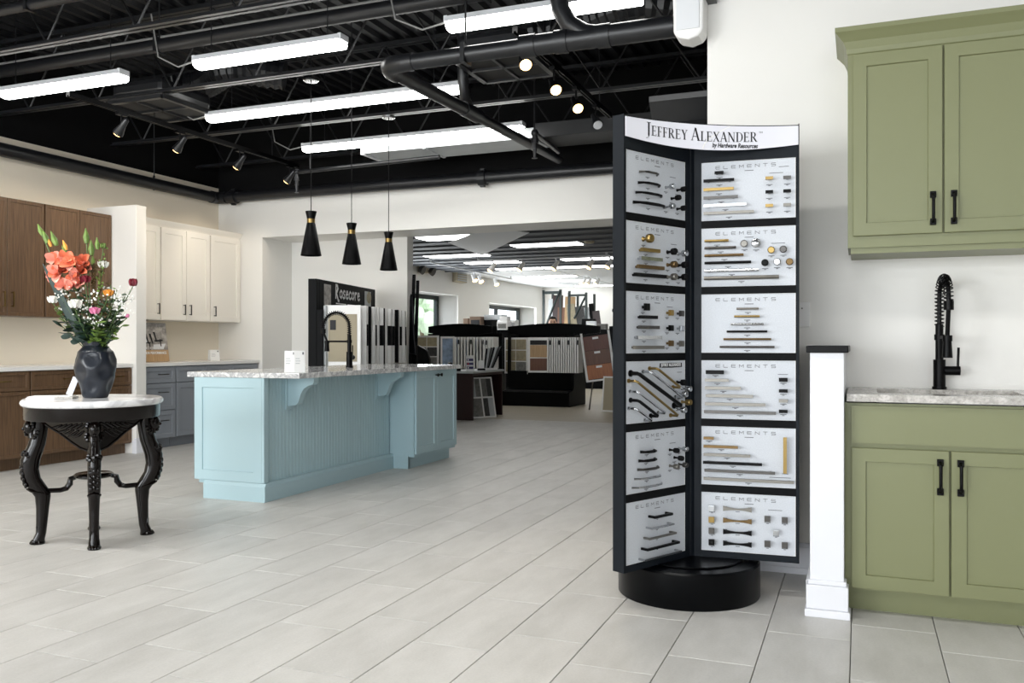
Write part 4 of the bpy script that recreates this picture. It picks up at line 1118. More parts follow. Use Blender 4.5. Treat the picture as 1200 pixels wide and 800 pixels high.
# baby's breath: nobody could count it
bb = MB(); b0 = VN + Vector((0, 0, -0.08))
for k in range(34):
    h = fpt(rnd.uniform(62, 150), rnd.uniform(333, 378), rnd.uniform(-.12, .08)) - b0
    bb.tube([Vector((0, 0, 0)), h * 0.6, h], 0.0008, 4, m=1)
    for j in range(9):
        q = h + Vector((rnd.uniform(-.035, .035), rnd.uniform(-.035, .035), rnd.uniform(-.03, .03)))
        bb.ball(q, rnd.uniform(0.004, 0.007), 6, m=0)
o = obj('baby_breath', bb, ['rosewhite', 'stem'], loc=tuple(b0))
tag(o, 'tiny white filler blossoms scattered through the bouquet', 'flowers', kind='stuff')
# ================================================================== HARDWARE DISPLAY STAND
HUB = Vector((-0.724, 3.965, 0))
stand = thing('display_stand', 'tall black revolving hardware display stand with silver sample boards and curved white sign', 'display stand', tuple(HUB))
obj('base', MB().lathe([(0, 0), (0.312, 0), (0.315, 0.004), (0.315, 0.148), (0.308, 0.156), (0.29, 0.158), (0, 0.158)], 64), 'blackplastic', stand, smooth=True)
obj('turntable', MB().lathe([(0, 0.158), (0.235, 0.158), (0.24, 0.162), (0.238, 0.166), (0, 0.168)], 64), 'blackplastic', stand, smooth=True)
obj('hub_post', MB().tube([(0, 0, 0.166), (0, 0, 2.0)], 0.035, 12), 'framedark', stand)
ZT, ZB_, TH_ = 2.07, 0.168, 0.0315
S0, S1 = 0.062, 0.463
SE = 0.475
BT, BP, BH = 1.931, 0.2946, 0.2605
FIN = {'k': 'blackmetal', 'b': 'brass', 'c': 'chrome', 'n': 'nickel', 'z': 'bronze', 'p': 'pewter'}
_cache = {}
def knob_mesh(r, kind, f):
    key = (round(r, 4), kind, f)
    if key not in _cache:
        mb = MB()
        if kind == 'r':
            mb.lathe([(r * 0.35, 0), (r * 0.3, 0.012), (r * 0.9, 0.018), (r, 0.022), (r, 0.03), (r * 0.8, 0.033), (0, 0.033)], 16)
        elif kind == 's':
            mb.box(-r * .4, r * .4, -r * .4, r * .4, 0, 0.018).box(-r, r, -r, r, 0.018, 0.028).box(-r * .8, r * .8, -r * .8, r * .8, 0.028, 0.031)
        elif kind == 'u':       # upright: little barrel on a stem, seen from the side
            mb.lathe([(r * 0.6, 0), (r * 0.4, 0.006), (r * 0.35, 0.02), (r * 0.95, 0.026), (r, 0.032), (r, 0.044), (r * 0.85, 0.048), (0, 0.048)], 14)
        else:                   # t-knob: short cross bar
            mb.box(-r * .3, r * .3, -0.004, 0.004, 0, 0.022).box(-r, r, -0.0065, 0.0065, 0.022, 0.034)
        _cache[key] = mb.mesh('knob', FIN[f], kind in 'ru')
    return _cache[key]
def wing(ang, label=None, side=1, boards=(), skip=False):
    w_ = obj('wing', MB().box(0.03, SE, -TH_, TH_, ZB_, BT - 5 * BP - BH).box(0.03, S0, -TH_, TH_, BT - 5 * BP - BH, ZT).box(S1 + 0.003, SE, -TH_, TH_, BT - 5 * BP - BH, ZT)
             .box(S0, S1 + 0.003, -TH_ * 0.55, TH_ * 0.55, ZB_ + 0.03, ZT - 0.01).box(S0, S1 + 0.003, -TH_, TH_, BT, ZT), 'framedark', stand, rot=(0, 0, ang))
    obj('end_strip', MB().box(SE, SE + 0.004, -TH_ + 0.001, TH_ - 0.001, ZB_, ZT + 0.006), 'framedark', w_)
    for k in range(5):
        obj('cross_bar', MB().box(S0, S1 + 0.003, -TH_, TH_, BT - BP * (k + 1), BT - BP * k - BH), 'charcoal', w_)
    return w_
A1, A2, A3 = math.radians(3.7), math.radians(243.7), math.radians(123.7)
w1, w2, w3 = wing(A1), wing(A2), wing(A3)
# stroke letters for the board heading
STK = {'E': [[(1, 0), (.1, 0), (0, .15), (0, .85), (.1, 1), (1, 1)], [(0, .5), (.95, .5)]], 'L': [[(0, 1), (0, .1), (.1, 0), (1, 0)]],
       'M': [[(0, 0), (0, 1), (.5, .35), (1, 1), (1, 0)]], 'N': [[(0, 0), (0, 1), (1, 0), (1, 1)]], 'T': [[(0, 1), (1, 1)], [(.5, 1), (.5, 0)]],
       'S': [[(1, 1), (.1, 1), (0, .85), (0, .6), (.1, .5), (.9, .5), (1, .4), (1, .12), (.9, 0), (0, 0)]]}
def ribbon(mb, pts, wd, y, fl=1):
    for i in range(len(pts) - 1):
        (ax, az), (bx, bz) = pts[i], pts[i + 1]
        L = math.hypot(bx - ax, bz - az)
        if L < 1e-9: continue
        ux, uz = (bx - ax) / L, (bz - az) / L
        nx, nz = -uz * wd / 2, ux * wd / 2
        ax -= ux * wd * .4; az -= uz * wd * .4; bx += ux * wd * .4; bz += uz * wd * .4
        mb.add([(ax + nx, y, az + nz), (bx + nx, y, bz + nz), (bx - nx, y, bz - nz), (ax - nx, y, az - nz)], [(0, 1, 2, 3)])
def heading(bw_, bh_):
    mb = MB(); x = bw_ * 0.155; cw, gp, ch = 0.0175, 0.0165, 0.0125
    z = bh_ * 0.905
    tot = 8 * cw + 7 * gp; x = bw_ * 0.5 - tot / 2 - 0.01
    for c in 'ELEMENTS':
        for st in STK[c]: ribbon(mb, [(x + p[0] * cw, z - ch / 2 + p[1] * ch) for p in st], 0.0021, -0.0007)
        x += cw + gp
    ribbon(mb, [(bw_ * .47, z - 0.02), (bw_ * .56, z - 0.02)], 0.003, -0.0007)
    return mb
BW_ = S1 - S0
head_me = heading(BW_, BH).mesh('lettering', 'print')
def board(wg, side, k, items, heading_=True):
    # local frame of the board: x right, z up, y into the board, seen from the front
    b = obj('sample_board', MB().box(0, BW_, 0, 0.006, 0, BH), 'boardgrey', wg,
            loc=(S0 if side < 0 else S1, side * (TH_ - 0.004), BT - BP * k - BH), rot=(0, 0, 0 if side < 0 else math.pi))
    obj('edge_strip', MB().box(0, BW_, -0.001, 0.003, -0.002, 0.001).box(0, BW_, -0.001, 0.003, BH - 0.001, BH + 0.002).box(-0.001, 0.001, -0.001, 0.003, 0, BH).box(BW_ - 0.001, BW_ + 0.001, -0.001, 0.003, 0, BH), 'white', b)
    if heading_: obj('lettering', head_me, None, b)
    cap = MB()
    for it in items:
        ty = it[0]
        if ty == 'bar':
            _, u0, u1, v, f, r, style = it
            x0, x1, z = u0 * BW_, u1 * BW_, (1 - v) * BH
            mb = MB(); L = x1 - x0; off = 0.028
            px = min(0.02, L * 0.2)
            for a in (x0 + px, x1 - px): mb.tube([(a, 0, z), (a, -off, z)], r * 0.8, 6)
            if style == 'q': mb.box(x0, x1, -off - r, -off + r, z - r, z + r)
            elif style == 'a':   # arched
                pts = [(x0, -0.004, z), (x0 + L * .12, -off * .8, z), (x0 + L * .3, -off, z), (x1 - L * .3, -off, z), (x1 - L * .12, -off * .8, z), (x1, -0.004, z)]
                mb = MB().tube(pts, [r, r * .8, r, r, r * .8, r], 8)
            elif style == 'd':   # square bow pull
                mb = MB().box(x0, x0 + 2 * r, -off, 0, z - r, z + r).box(x1 - 2 * r, x1, -off, 0, z - r, z + r).box(x0, x1, -off - 2 * r, -off, z - r, z + r)
            else: mb.tube([(x0, -off, z), (x1, -off, z)], r, 8)
            obj('bar_pull', mb, FIN[f], b)
            cx = (x0 + x1) / 2
            ribbon(cap, [(cx - 0.012, z - 0.016), (cx + 0.012, z - 0.016)], 0.003, -0.0006)
            ribbon(cap, [(cx - 0.004, z - 0.0205), (cx + 0.004, z - 0.0205)], 0.003, -0.0006)
        elif ty == 'vbar':
            _, u, v0, v1, f, r = it
            x, za, zb = u * BW_, (1 - v1) * BH, (1 - v0) * BH
            obj('bar_pull', MB().tube([(x, 0, za + 0.02), (x, -0.028, za + 0.02)], r * .8, 6).tube([(x, 0, zb - 0.02), (x, -0.028, zb - 0.02)], r * .8, 6).box(x - r, x + r, -0.028 - r, -0.028 + r, za, zb), FIN[f], b)
            ribbon(cap, [(x - 0.012, za - 0.006), (x + 0.012, za - 0.006)], 0.003, -0.0006)
        elif ty == 'knob':
            _, u, v, f, r, kind = it
            obj('knob', knob_mesh(r, kind, f), None, b, loc=(u * BW_, 0, (1 - v) * BH), rot=(R90, 0, 0))
            z = (1 - v) * BH - r - 0.008
            ribbon(cap, [(u * BW_ - 0.012, z), (u * BW_ + 0.012, z)], 0.003, -0.0006)
            ribbon(cap, [(u * BW_ - 0.004, z - 0.0045), (u * BW_ + 0.004, z - 0.0045)], 0.003, -0.0006)
        elif ty == 'cup':
            _, u0, u1, v, f = it
            x0, x1, z = u0 * BW_, u1 * BW_, (1 - v) * BH
            n = 10; po = []
            for i in range(n + 1):
                s = i / n * 2 - 1; po.append((x0 + (x1 - x0) * i / n, z + 0.004 + 0.009 * s * s - 0.002))
            lo = []
            for i in range(n, -1, -1):
                s = i / n * 2 - 1; lo.append((x0 + (x1 - x0) * i / n, z - 0.004 - 0.007 * s * s - 0.001))
            obj('bow_pull', MB().prism(po + lo, -0.026, -0.018, 'y').box(x0 + .004, x0 + .016, -0.018, 0, z - .006, z + .006).box(x1 - .016, x1 - .004, -0.018, 0, z - .006, z + .006), FIN[f], b)
            cx = (x0 + x1) / 2
            ribbon(cap, [(cx - 0.008, z - 0.016), (cx + 0.008, z - 0.016)], 0.003, -0.0006)
        elif ty == 'diag':
            _, ua, va, ub, vb, f, r = it
            A = Vector((ua * BW_, 0, (1 - va) * BH)); Bq = Vector((ub * BW_, 0, (1 - vb) * BH))
            o = Vector((0, -0.045, 0)); d = (Bq - A).normalized()
            obj('appliance_pull', MB().tube([A, A + o * .85, A + o + d * 0.008, Bq + o - d * 0.008, Bq + o * .85, Bq], r, 8).tube([A, A + o * .1], r * 1.7, 10).tube([Bq, Bq + o * .1], r * 1.7, 10), FIN[f], b, smooth=True)
        elif ty == 'note':
            _, u, v, wd = it
            ribbon(cap, [((u - wd / 2) * BW_, (1 - v) * BH), ((u + wd / 2) * BW_, (1 - v) * BH)], 0.0025, -0.0006)
    if cap.v: obj('captions', cap, 'print', b)
    return b
def bars(spec, r=0.0055, style='r'): return [('bar', a, b_, v, f, r, style) for a, b_, v, f in spec]
RB = [
    bars([(.15, .245, .2, 'k'), (.03, .36, .33, 'k'), (.03, .355, .48, 'b'), (.03, .4, .62, 'p'), (.03, .49, .755, 'c'), (.03, .57, .885, 'n')], 0.006, 'q')
    + [('knob', .73, .34, 'b', .016, 't'), ('knob', .915, .345, 'p', .016, 't'), ('knob', .73, .57, 'k', .016, 't'), ('knob', .915, .57, 'k', .016, 't'), ('knob', .73, .8, 'b', .016, 't'), ('knob', .915, .8, 'n', .016, 't'), ('note', .88, .14, .1), ('note', .8, .24, .14)],
    bars([(.04, .3, .225, 'b'), (.04, .38, .345, 'p'), (.04, .46, .475, 'z'), (.04, .54, .6, 'k'), (.04, .62, .735, 'c')], 0.006) + [('bar', .035, .83, .86, 'n', 0.0085, 'r')]
    + [('knob', .465, .29, 'n', .016, 'r'), ('knob', .59, .285, 'c', .020, 'r'), ('knob', .75, .41, 'b', .0155, 'r'), ('knob', .875, .405, 'p', .0155, 'r'), ('knob', .685, .62, 'k', .0155, 'r'), ('knob', .81, .61, 'c', .0155, 'r'), ('knob', .94, .615, 'z', .0155, 'r'), ('note', .82, .29, .14)],
    bars([(.385, .62, .255, 'n'), (.36, .63, .385, 'b'), (.32, .67, .515, 'c'), (.28, .71, .64, 'k'), (.245, .75, .77, 'z'), (.205, .785, .9, 'p')], 0.0048),
    [('bar', .055, .25, .2, 'k', .0085, 'q')] + bars([(.045, .3, .335, 'n'), (.045, .43, .468, 'n'), (.055, .56, .6, 'n'), (.045, .69, .74, 'n'), (.035, .80, .875, 'p')], 0.0065, 'q')
    + [('bar', .83, .92, .315, 'k', .0085, 'q'), ('bar', .83, .92, .5, 'k', .007, 'q'), ('bar', .83, .92, .665, 'n', .007, 'q'), ('bar', .83, .92, .84, 'k', .007, 'q'), ('note', .87, .23, .1)],
    [('bar', .03, .14, .195, 'z', .006, 'q')] + bars([(.03, .4, .335, 'z'), (.03, .53, .475, 'n'), (.025, .655, .61, 'k'), (.04, .79, .745, 'p'), (.03, .985, .885, 'n')], 0.006, 'q') + [('vbar', .893, .14, .74, 'b', .0075), ('note', .84, .83, .22)],
    [('knob', .115, v, f, .0125, 's') for v, f in ((.26, 'c'), (.455, 'b'), (.645, 'p'), (.84, 'k'))] + [('cup', .24, .545, v, f) for v, f in ((.25, 'n'), (.45, 'z'), (.645, 'k'), (.84, 'k'))]
    + [('knob', u, v, f, .0125, 's') for u, v, f in ((.71, .385, 'p'), (.89, .39, 'p'), (.8, .605, 'c'), (.71, .8, 'p'), (.89, .805, 'p'))] + [('note', .79, .25, .14)],
]
LB = [
    [('bar', .2, .5, .32, 'p', .005, 'a'), ('bar', .18, .53, .5, 'k', .006, 'a'), ('bar', .14, .57, .665, 'k', .006, 'a'), ('bar', .1, .62, .83, 'k', .007, 'a')]
    + [('knob', .66, .49, 'c', .012, 'u'), ('knob', .86, .5, 'k', .012, 'u'), ('knob', .76, .66, 'k', .012, 'u'), ('knob', .66, .82, 'c', .012, 'u'), ('knob', .86, .82, 'k', .012, 'u'), ('note', .78, .3, .1)],
    [('knob', .28, .27, 'b', .019, 'u'), ('bar', .17, .46, .46, 'b', .0075, 'q'), ('bar', .145, .5, .6, 'c', .0075, 'q'), ('bar', .11, .53, .735, 'z', .0075, 'q'), ('bar', .06, .57, .87, 'k', .0075, 'q')]
    + [('knob', .69, .44, 'k', .015, 'u'), ('knob', .88, .45, 'c', .015, 'u'), ('knob', .69, .655, 'z', .015, 'u'), ('knob', .88, .645, 'k', .015, 'u'), ('knob', .69, .86, 'n', .015, 'u'), ('knob', .88, .85, 'k', .015, 'u'), ('note', .8, .3, .1)],
    [('knob', .27, .25, 'k', .015, 's'), ('bar', .15, .42, .415, 'k', .007, 'q'), ('bar', .13, .45, .58, 'p', .007, 'q'), ('bar', .09, .49, .745, 'c', .007, 'q'), ('bar', .05, .53, .905, 'n', .007, 'q')]
    + [('knob', .68, .33, 'b', .0125, 's'), ('knob', .865, .335, 'p', .0125, 's'), ('knob', .68, .585, 'k', .0125, 's'), ('knob', .865, .59, 'c', .0125, 's'), ('knob', .68, .84, 'z', .0125, 's'), ('knob', .865, .845, 'n', .0125, 's'), ('note', .73, .23, .1)],
    [('diag', .07, .19, .80, .76, 'k', .0085), ('diag', .38, .12, .78, .45, 'b', .0055), ('diag', .27, .17, .82, .62, 'c', .0055), ('diag', .04, .31, .74, .92, 'b', .0055), ('diag', .06, .48, .52, .86, 'c', .005), ('diag', .07, .62, .40, .9, 'k', .0065), ('diag', .04, .75, .30, .96, 'c', .005)]
    + [('knob', .86, .37, 'k', .014, 'u'), ('knob', .95, .48, 'c', .014, 'u'), ('knob', .88, .57, 'c', .014, 'u'), ('knob', .95, .71, 'b', .014, 'u'), ('knob', .86, .83, 'c', .014, 'u'), ('note', .9, .2, .08)],
    [('bar', .22, .45, .34, 'k', .0065, 'a'), ('bar', .19, .46, .48, 'k', .0065, 'a'), ('bar', .17, .51, .62, 'p', .006, 'a'), ('bar', .12, .55, .765, 'c', .005, 'a'), ('bar', .08, .58, .9, 'c', .005, 'a')]
    + [('knob', .73, .37, 'k', .0115, 'u'), ('knob', .89, .365, 'c', .0115, 'u'), ('knob', .81, .51, 'k', .0115, 'u'), ('knob', .73, .64, 'n', .0115, 'u'), ('knob', .89, .635, 'p', .0115, 'u'), ('note', .78, .26, .1)],
    [('bar', .36, .67, .285, 'k', .005, 'd'), ('bar', .32, .7, .46, 'c', .004, 'd'), ('bar', .28, .74, .62, 'n', .004, 'd'), ('bar', .24, .79, .785, 'k', .005, 'd'), ('bar', .2, .83, .945, 'c', .004, 'd')],
]
for k in range(6): board(w1, -1, k, RB[k])
for k in range(6):
    b = board(w2, 1, k, LB[k], k != 3)
    if k == 3:
        lab = obj('brand_label', MB().prism([(.55 * BW_, .885 * BH), (.56 * BW_, .96 * BH), (.76 * BW_, .965 * BH), (.94 * BW_, .96 * BH), (.945 * BW_, .89 * BH), (.76 * BW_, .88 * BH)], -0.0015, 0, 'y'), 'printdark', b)
        t_ = text('label_text', 'JEFFREY ALEXANDER', 0.02, 'printwhite', b, (.748 * BW_, -0.0022, .905 * BH), (R90, 0, 0), width=.35 * BW_)
# outer face of the left wing: more knobs seen in profile past the edge
for k in range(6):
    its = {2: [('knob', .1, .3, 'k', .012, 'u')], 3: [('knob', .1, .9, 'k', .01, 's')], 4: [('knob', .08, .33, 'k', .015, 'r'), ('knob', .08, .55, 'k', .015, 'r'), ('knob', .08, .75, 'c', .013, 'r')], 5: [('knob', .08, .1, 'k', .013, 's'), ('knob', .08, .36, 'k', .012, 's'), ('knob', .08, .57, 'n', .012, 's'), ('knob', .08, .76, 'c', .012, 's')]}.get(k, [])
    board(w2, -1, k, [(i[0], 1 - i[1] if False else 1 - .0 - i[1]) + i[2:] if i[0] == 'knob' else i for i in its])
for k in range(6): board(w3, 1, k, RB[(k + 2) % 6])
# ---- curved sign
tipL = Vector((math.cos(A2), math.sin(A2), 0)) * SE + Vector((math.cos(A2 + R90), math.sin(A2 + R90), 0)) * (TH_ + 0.005)
tipR = Vector((math.cos(A1), math.sin(A1), 0)) * SE + Vector((math.cos(A1 - R90), math.sin(A1 - R90), 0)) * (TH_ + 0.005)
ch = tipR - tipL; cl = ch.length; sag = 0.07
R_ = (cl * cl / 4 + sag * sag) / (2 * sag)
mid = (tipL + tipR) / 2; out = Vector((-ch.y, ch.x, 0)).normalized()     # away from the viewer, toward the hub
if out.dot(-mid) < 0: out = -out
cen = mid - out * (R_ - sag)
half = math.asin(cl / 2 / R_)
def arc(u, off=0.0):            # u 0..1 from left tip to right tip
    a = -half + 2 * half * u
    d = out * math.cos(a) + ch.normalized() * math.sin(a)
    return cen + d * (R_ + off)
NS = 28; vs = []; fs = []
def zlo(u): return 1.984 - 0.026 * math.sin(math.pi * u)
for i in range(NS + 1):
    u = i / NS
    for off in (0.0, 0.003):
        p = arc(u, off)
        vs += [(p.x, p.y, zlo(u)), (p.x, p.y, 2.066)]
for i in range(NS):
    a = 4 * i; b = a + 4
    fs += [(a, b, b + 1, a + 1), (a + 2, a + 3, b + 3, b + 2), (a + 1, b + 1, b + 3, a + 3), (a, a + 2, b + 2, b)]
fs += [(0, 1, 3, 2), (4 * NS, 4 * NS + 2, 4 * NS + 3, 4 * NS + 1)]
sg = obj('curved_sign', MB().add(vs, fs), 'sign', stand, smooth=True)
tr = MB()
tr.tube([arc(i / NS, 0.002) + Vector((0, 0, 2.067)) for i in range(NS + 1)], 0.0028, 6)
obj('sign_trim', tr, 'blackplastic', sg)
# serif letters, cap height 1
def serif(c):
    r = lambda x0, y0, x1, y1: [(x0, y0), (x1, y0), (x1, y1), (x0, y1)]
    def arcst(cx, cy, rx, ry, a0, a1, w0, w1, n=10):
        q = []
        for i in range(n):
            s0, s1 = i / n, (i + 1) / n
            pa = []
            for s in (s0, s1):
                a = math.radians(a0 + (a1 - a0) * s); wd = w0 + (w1 - w0) * math.sin(math.pi * s)
                pa.append(((cx + (rx - wd / 2) * math.cos(a), cy + (ry - wd / 2 * .5) * math.sin(a)), (cx + (rx + wd / 2) * math.cos(a), cy + (ry + wd / 2 * .5) * math.sin(a))))
            q.append([pa[0][0], pa[0][1], pa[1][1], pa[1][0]])
        return q
    def st(p, q, w_):
        dx, dy = q[0] - p[0], q[1] - p[1]
        k = w_ / 2 * math.hypot(dx, dy) / max(1e-6, abs(dy))
        return [(p[0] - k, p[1]), (p[0] + k, p[1]), (q[0] + k, q[1]), (q[0] - k, q[1])]
    T, t = .15, .055
    if c == 'J': return [r(.14, 0, .29, 1), r(.02, .955, .42, 1)] + arcst(.04, 0, .175, .24, 0, -110, T, .03), .42
    if c == 'E': return [r(.08, 0, .23, 1), r(0, 0, .6, .05), r(0, .95, .58, 1), r(.2, .48, .48, .53), r(.55, 0, .6, .2), r(.53, .8, .58, 1), r(.44, .4, .48, .61)], .66
    if c == 'F': return [r(.08, 0, .23, 1), r(0, 0, .34, .045), r(0, .95, .56, 1), r(.2, .48, .46, .53), r(.51, .8, .56, 1), r(.42, .4, .46, .61)], .6
    if c == 'L': return [r(.08, 0, .23, 1), r(0, 0, .58, .05), r(0, .955, .33, 1), r(.53, 0, .58, .22)], .62
    if c == 'R': return [r(.08, 0, .23, 1), r(0, 0, .33, .045), r(0, .955, .3, 1), r(.2, .95, .36, 1), r(.2, .46, .36, .51)] + arcst(.34, .73, .2, .245, 90, -90, t, T) + [st((.36, .48), (.66, 0), .15), r(.6, 0, .78, .045)], .78
    if c == 'Y': return [st((.1, 1), (.37, .45), .15), st((.62, 1), (.37, .45), t), r(.295, 0, .445, .48), r(.2, 0, .54, .045), r(0, .955, .26, 1), r(.5, .955, .74, 1)], .7
    if c == 'A': return [st((.06, 0), (.36, 1.02), t), st((.66, 0), (.36, 1.02), .15), r(.17, .3, .55, .35), r(-.03, 0, .17, .045), r(.54, 0, .8, .045)], .78
    if c == 'X': return [st((.12, 1), (.62, 0), .15), st((.08, 0), (.64, 1), t), r(-.02, 0, .2, .045), r(.5, 0, .76, .045), r(0, .955, .26, 1), r(.53, .955, .74, 1)], .76
    if c == 'N': return [r(.08, 0, .135, 1), st((.1, 1), (.68, 0), .15), r(.65, 0, .705, 1), r(0, 0, .22, .045), r(-.02, .955, .14, 1), r(.57, .955, .78, 1)], .82
    if c == 'D': return [r(.08, 0, .23, 1), r(0, 0, .36, .05), r(0, .95, .36, 1)] + arcst(.34, .5, .34, .475, 90, -90, t, T), .76
    return [], .34
def on_sign(polys, x, z, k):
    res = []
    for p in polys: res.append([(x + a * k, z + b_ * k) for a, b_ in p])
    return res
alen = 2 * half * R_
mb = MB(); cur = 0; allp = []
for i, c in enumerate('JEFFREY ALEXANDER'):
    ps, adv = serif(c)
    k = 1.0 if i in (0, 8) else 0.78
    allp += on_sign(ps, cur, 0, k); cur += (adv + 0.06) * k
ht = 0.054; x0, x1 = 0.135 * alen, 0.785 * alen
sc_ = (x1 - x0) / cur
def put_on(mb, pts, off=-0.0012):
    vs = []
    for x, z in pts:
        p = arc(x / alen, off); vs.append((p.x, p.y, z))
    mb.add(vs, [tuple(range(len(pts)))])
for p in allp:
    put_on(mb, [(x0 + a * sc_, 2.0 + b_ * ht - 0.010 * (math.sin(math.pi * (x0 + a * sc_) / alen) - 0.5)) for a, b_ in p])
obj('lettering', mb, 'printdark', sg)
def arc_text(s, x0, x1, z, size, m, shear=0.0, bold=0.0):
    o = text('lettering', s, size, m, sg, (0, 0, 0), (0, 0, 0), width=x1 - x0, align='LEFT', extrude=0, shear=shear, bold=bold)
    me = o.data
    mn = min(v.co.x for v in me.vertices)
    for v in me.vertices:
        p = arc((v.co.x - mn + x0) / alen, -0.0012); zz = z + v.co.y
        v.co = (p.x, p.y, zz)
arc_text('by Hardware Resources', 0.53 * alen, 0.785 * alen, 1.971, 0.027, 'printdark', 0.25, 0.0008)
arc_text('TM', 0.79 * alen, 0.81 * alen, 2.035, 0.011, 'printdark')
# swoosh line through the sign
sw = MB()
for i in range(12):
    u0, u1 = i / 12, (i + 1) / 12
    f = lambda u: ((0.47 + 0.16 * u) * alen, zlo(.55) + 0.004 + (2.066 - zlo(.55) - 0.006) * (u ** 0.6))
    a, b_ = f(u0), f(u1)
    put_on(sw, [(a[0], a[1]), (a[0] + 0.007, a[1]), (b_[0] + 0.007, b_[1]), (b_[0], b_[1])], -0.0008)
obj('swoosh', sw, 'white', sg)

# ================================================================== GREEN KITCHEN ON THE RIGHT
GX = -0.0585
def hnd(x, z): return [(x, z, 0.14, True, 'cup')]
cabinet('base_cabinet', 'sage green base cabinet on the right, two doors under a false drawer front', (GX, 3.89, 0), 0, 0.82, 0.575, 0, 0.876, 'green',
        [('drawer_front', 0.026, 0.804, 0.712, 0.866, None, 0.05, True), ('door', 0.026, 0.39, 0.112, 0.692, hnd(0.357, 0.588), 0.055), ('door', 0.397, 0.804, 0.112, 0.692, hnd(0.43, 0.588), 0.055)], 0.102, hollow=True)
# counter with a cut-out, and its sink
t = thing('countertop', 'grey veined stone countertop of the green cabinets with an undermount sink cut-out', 'countertop', (0.35, 4.16, 0.884))
sx0, sx1, sy0, sy1 = 0.07 - .35, 0.62 - .35, 3.985 - 4.16, 4.345 - 4.16
c = MB(); cx0, cx1, cy0, cy1 = -0.05 - .35, 0.95 - .35, 3.845 - 4.16, 4.468 - 4.16
c.box(cx0, cx1, cy0, sy0, 0, 0.03).box(cx0, cx1, sy1, cy1, 0, 0.03).box(cx0, sx0, sy0, sy1, 0, 0.03).box(sx1, cx1, sy0, sy1, 0, 0.03)
obj('slab', c, 'greystone', t)
t = thing('sink', 'pale undermount sink set into the grey stone countertop', 'sink', (0.345, 4.165, 0.72))
s_ = MB(); a, b_, c_, d_ = -0.275, 0.275, -0.18, 0.18
s_.box(a, b_, c_, d_, 0, 0.01).box(a, a + .008, c_, d_, 0.01, 0.163).box(b_ - .008, b_, c_, d_, 0.01, 0.163).box(a, b_, c_, c_ + .008, 0.01, 0.163).box(a, b_, d_ - .008, d_, 0.01, 0.163)
obj('basin', s_, 'white', t)
obj('drain', MB().tube([(0, 0, 0.01), (0, 0, 0.014)], 0.045, 20), 'pewter', t)
ft = spring_faucet('matte black spring faucet behind the sink of the green kitchen', (0.336, 4.40, 0.914), math.radians(-90 + 8), 0.52, 0.17)
# lever of this one points to the right of the photo
for ch_ in ft.children:
    if ch_.name.startswith('lever'): ch_.rotation_euler = (0, 0, math.radians(172))
t = thing('wall_cabinet', 'sage green wall cabinet at the top right with flared crown', 'cabinet', (-0.05, 4.14, 0))
obj('body', MB().box(0, 0.85, 0, 0.33, 1.545, 2.43), 'green', t)
obj('light_rail', MB().box(0.012, 0.85, 0.012, 0.33, 1.52, 1.545), 'green', t)
for x0, x1, hx in ((0.022, 0.377, 0.34), (0.384, 0.80, 0.42)):
    d = obj('door', door_mesh(x1 - x0, 0.80, rail=0.055), 'green', t, loc=(x0, -0.02, 1.595))
    obj('handle', bar_handle(0.14, cup=True), 'blackmetal', d, loc=(hx - x0, 0, 0.105), bevel=0.002)
# crown: flared profile swept round the front and the left side
prf = [(0, 2.40), (0.004, 2.405), (0.006, 2.425), (0.018, 2.455), (0.04, 2.48), (0.052, 2.492), (0.052, 2.512), (0, 2.512)]
cm = MB(); vs = []; n = len(prf)
for (px_, py_, sx, sy) in ((0, 0.33, -1, 0), (0, 0, -1, -1), (0.85, 0, 0, -1)):
    for o_, z in prf: vs.append((px_ + sx * o_, py_ + sy * o_, z))
fs = []
for r_ in range(2):
    for i in range(n):
        j = (i + 1) % n; fs.append((r_ * n + i, r_ * n + j, (r_ + 1) * n + j, (r_ + 1) * n + i))
fs += [tuple(range(n)), tuple(range(2 * n, 3 * n))]
obj('crown', cm.add(vs, fs), 'green', t)
# ================================================================== BEYOND THE OPENING
# ---- rug and carpet sample rack with hinged pages
RK = Vector((-5.07, 7.4, 0)); RA = math.radians(90 + 12.5)     # local x runs along the rack, local -y is its front
t = thing('sample_rack', 'black sample rack with Rosecore header and hinged carpet pages behind the island', 'display rack', tuple(RK), RA)
obj('base', MB().box(0, 1.84, -0.40, 0.1, 0, 0.84), 'blackplastic', t, bevel=0.005)
obj('end_frame', MB().box(-0.02, 0.06, 0.0, 0.09, 0.84, 1.77).box(-0.02, 0.06, -0.06, 0.0, 0.84, 1.46), 'charcoal', t, bevel=0.004)
obj('end_frame', MB().box(1.78, 1.84, 0.0, 0.1, 0.84, 1.77), 'charcoal', t, bevel=0.004)
obj('back_panel', MB().box(0.06, 1.78, 0.07, 0.1, 0.84, 1.77), 'blackplastic', t)
hd = obj('header', MB().box(0.06, 1.84, -0.0, 0.07, 1.44, 1.77), 'charcoal', t, bevel=0.004)
obj('inset_photo', MB().box(0.18, 0.36, -0.006, 0, 1.47, 1.73), 'photo1', hd)
obj('inset_photo', MB().box(1.45, 1.66, -0.006, 0, 1.47, 1.73), 'ductgrey', hd)
obj('inset_photo', MB().lathe([(0, -0.008), (0.07, -0.008), (0.07, 0), (0, 0)], 14), 'tan', hd, loc=(1.58, -0.006, 1.66), rot=(-R90, 0, 0))
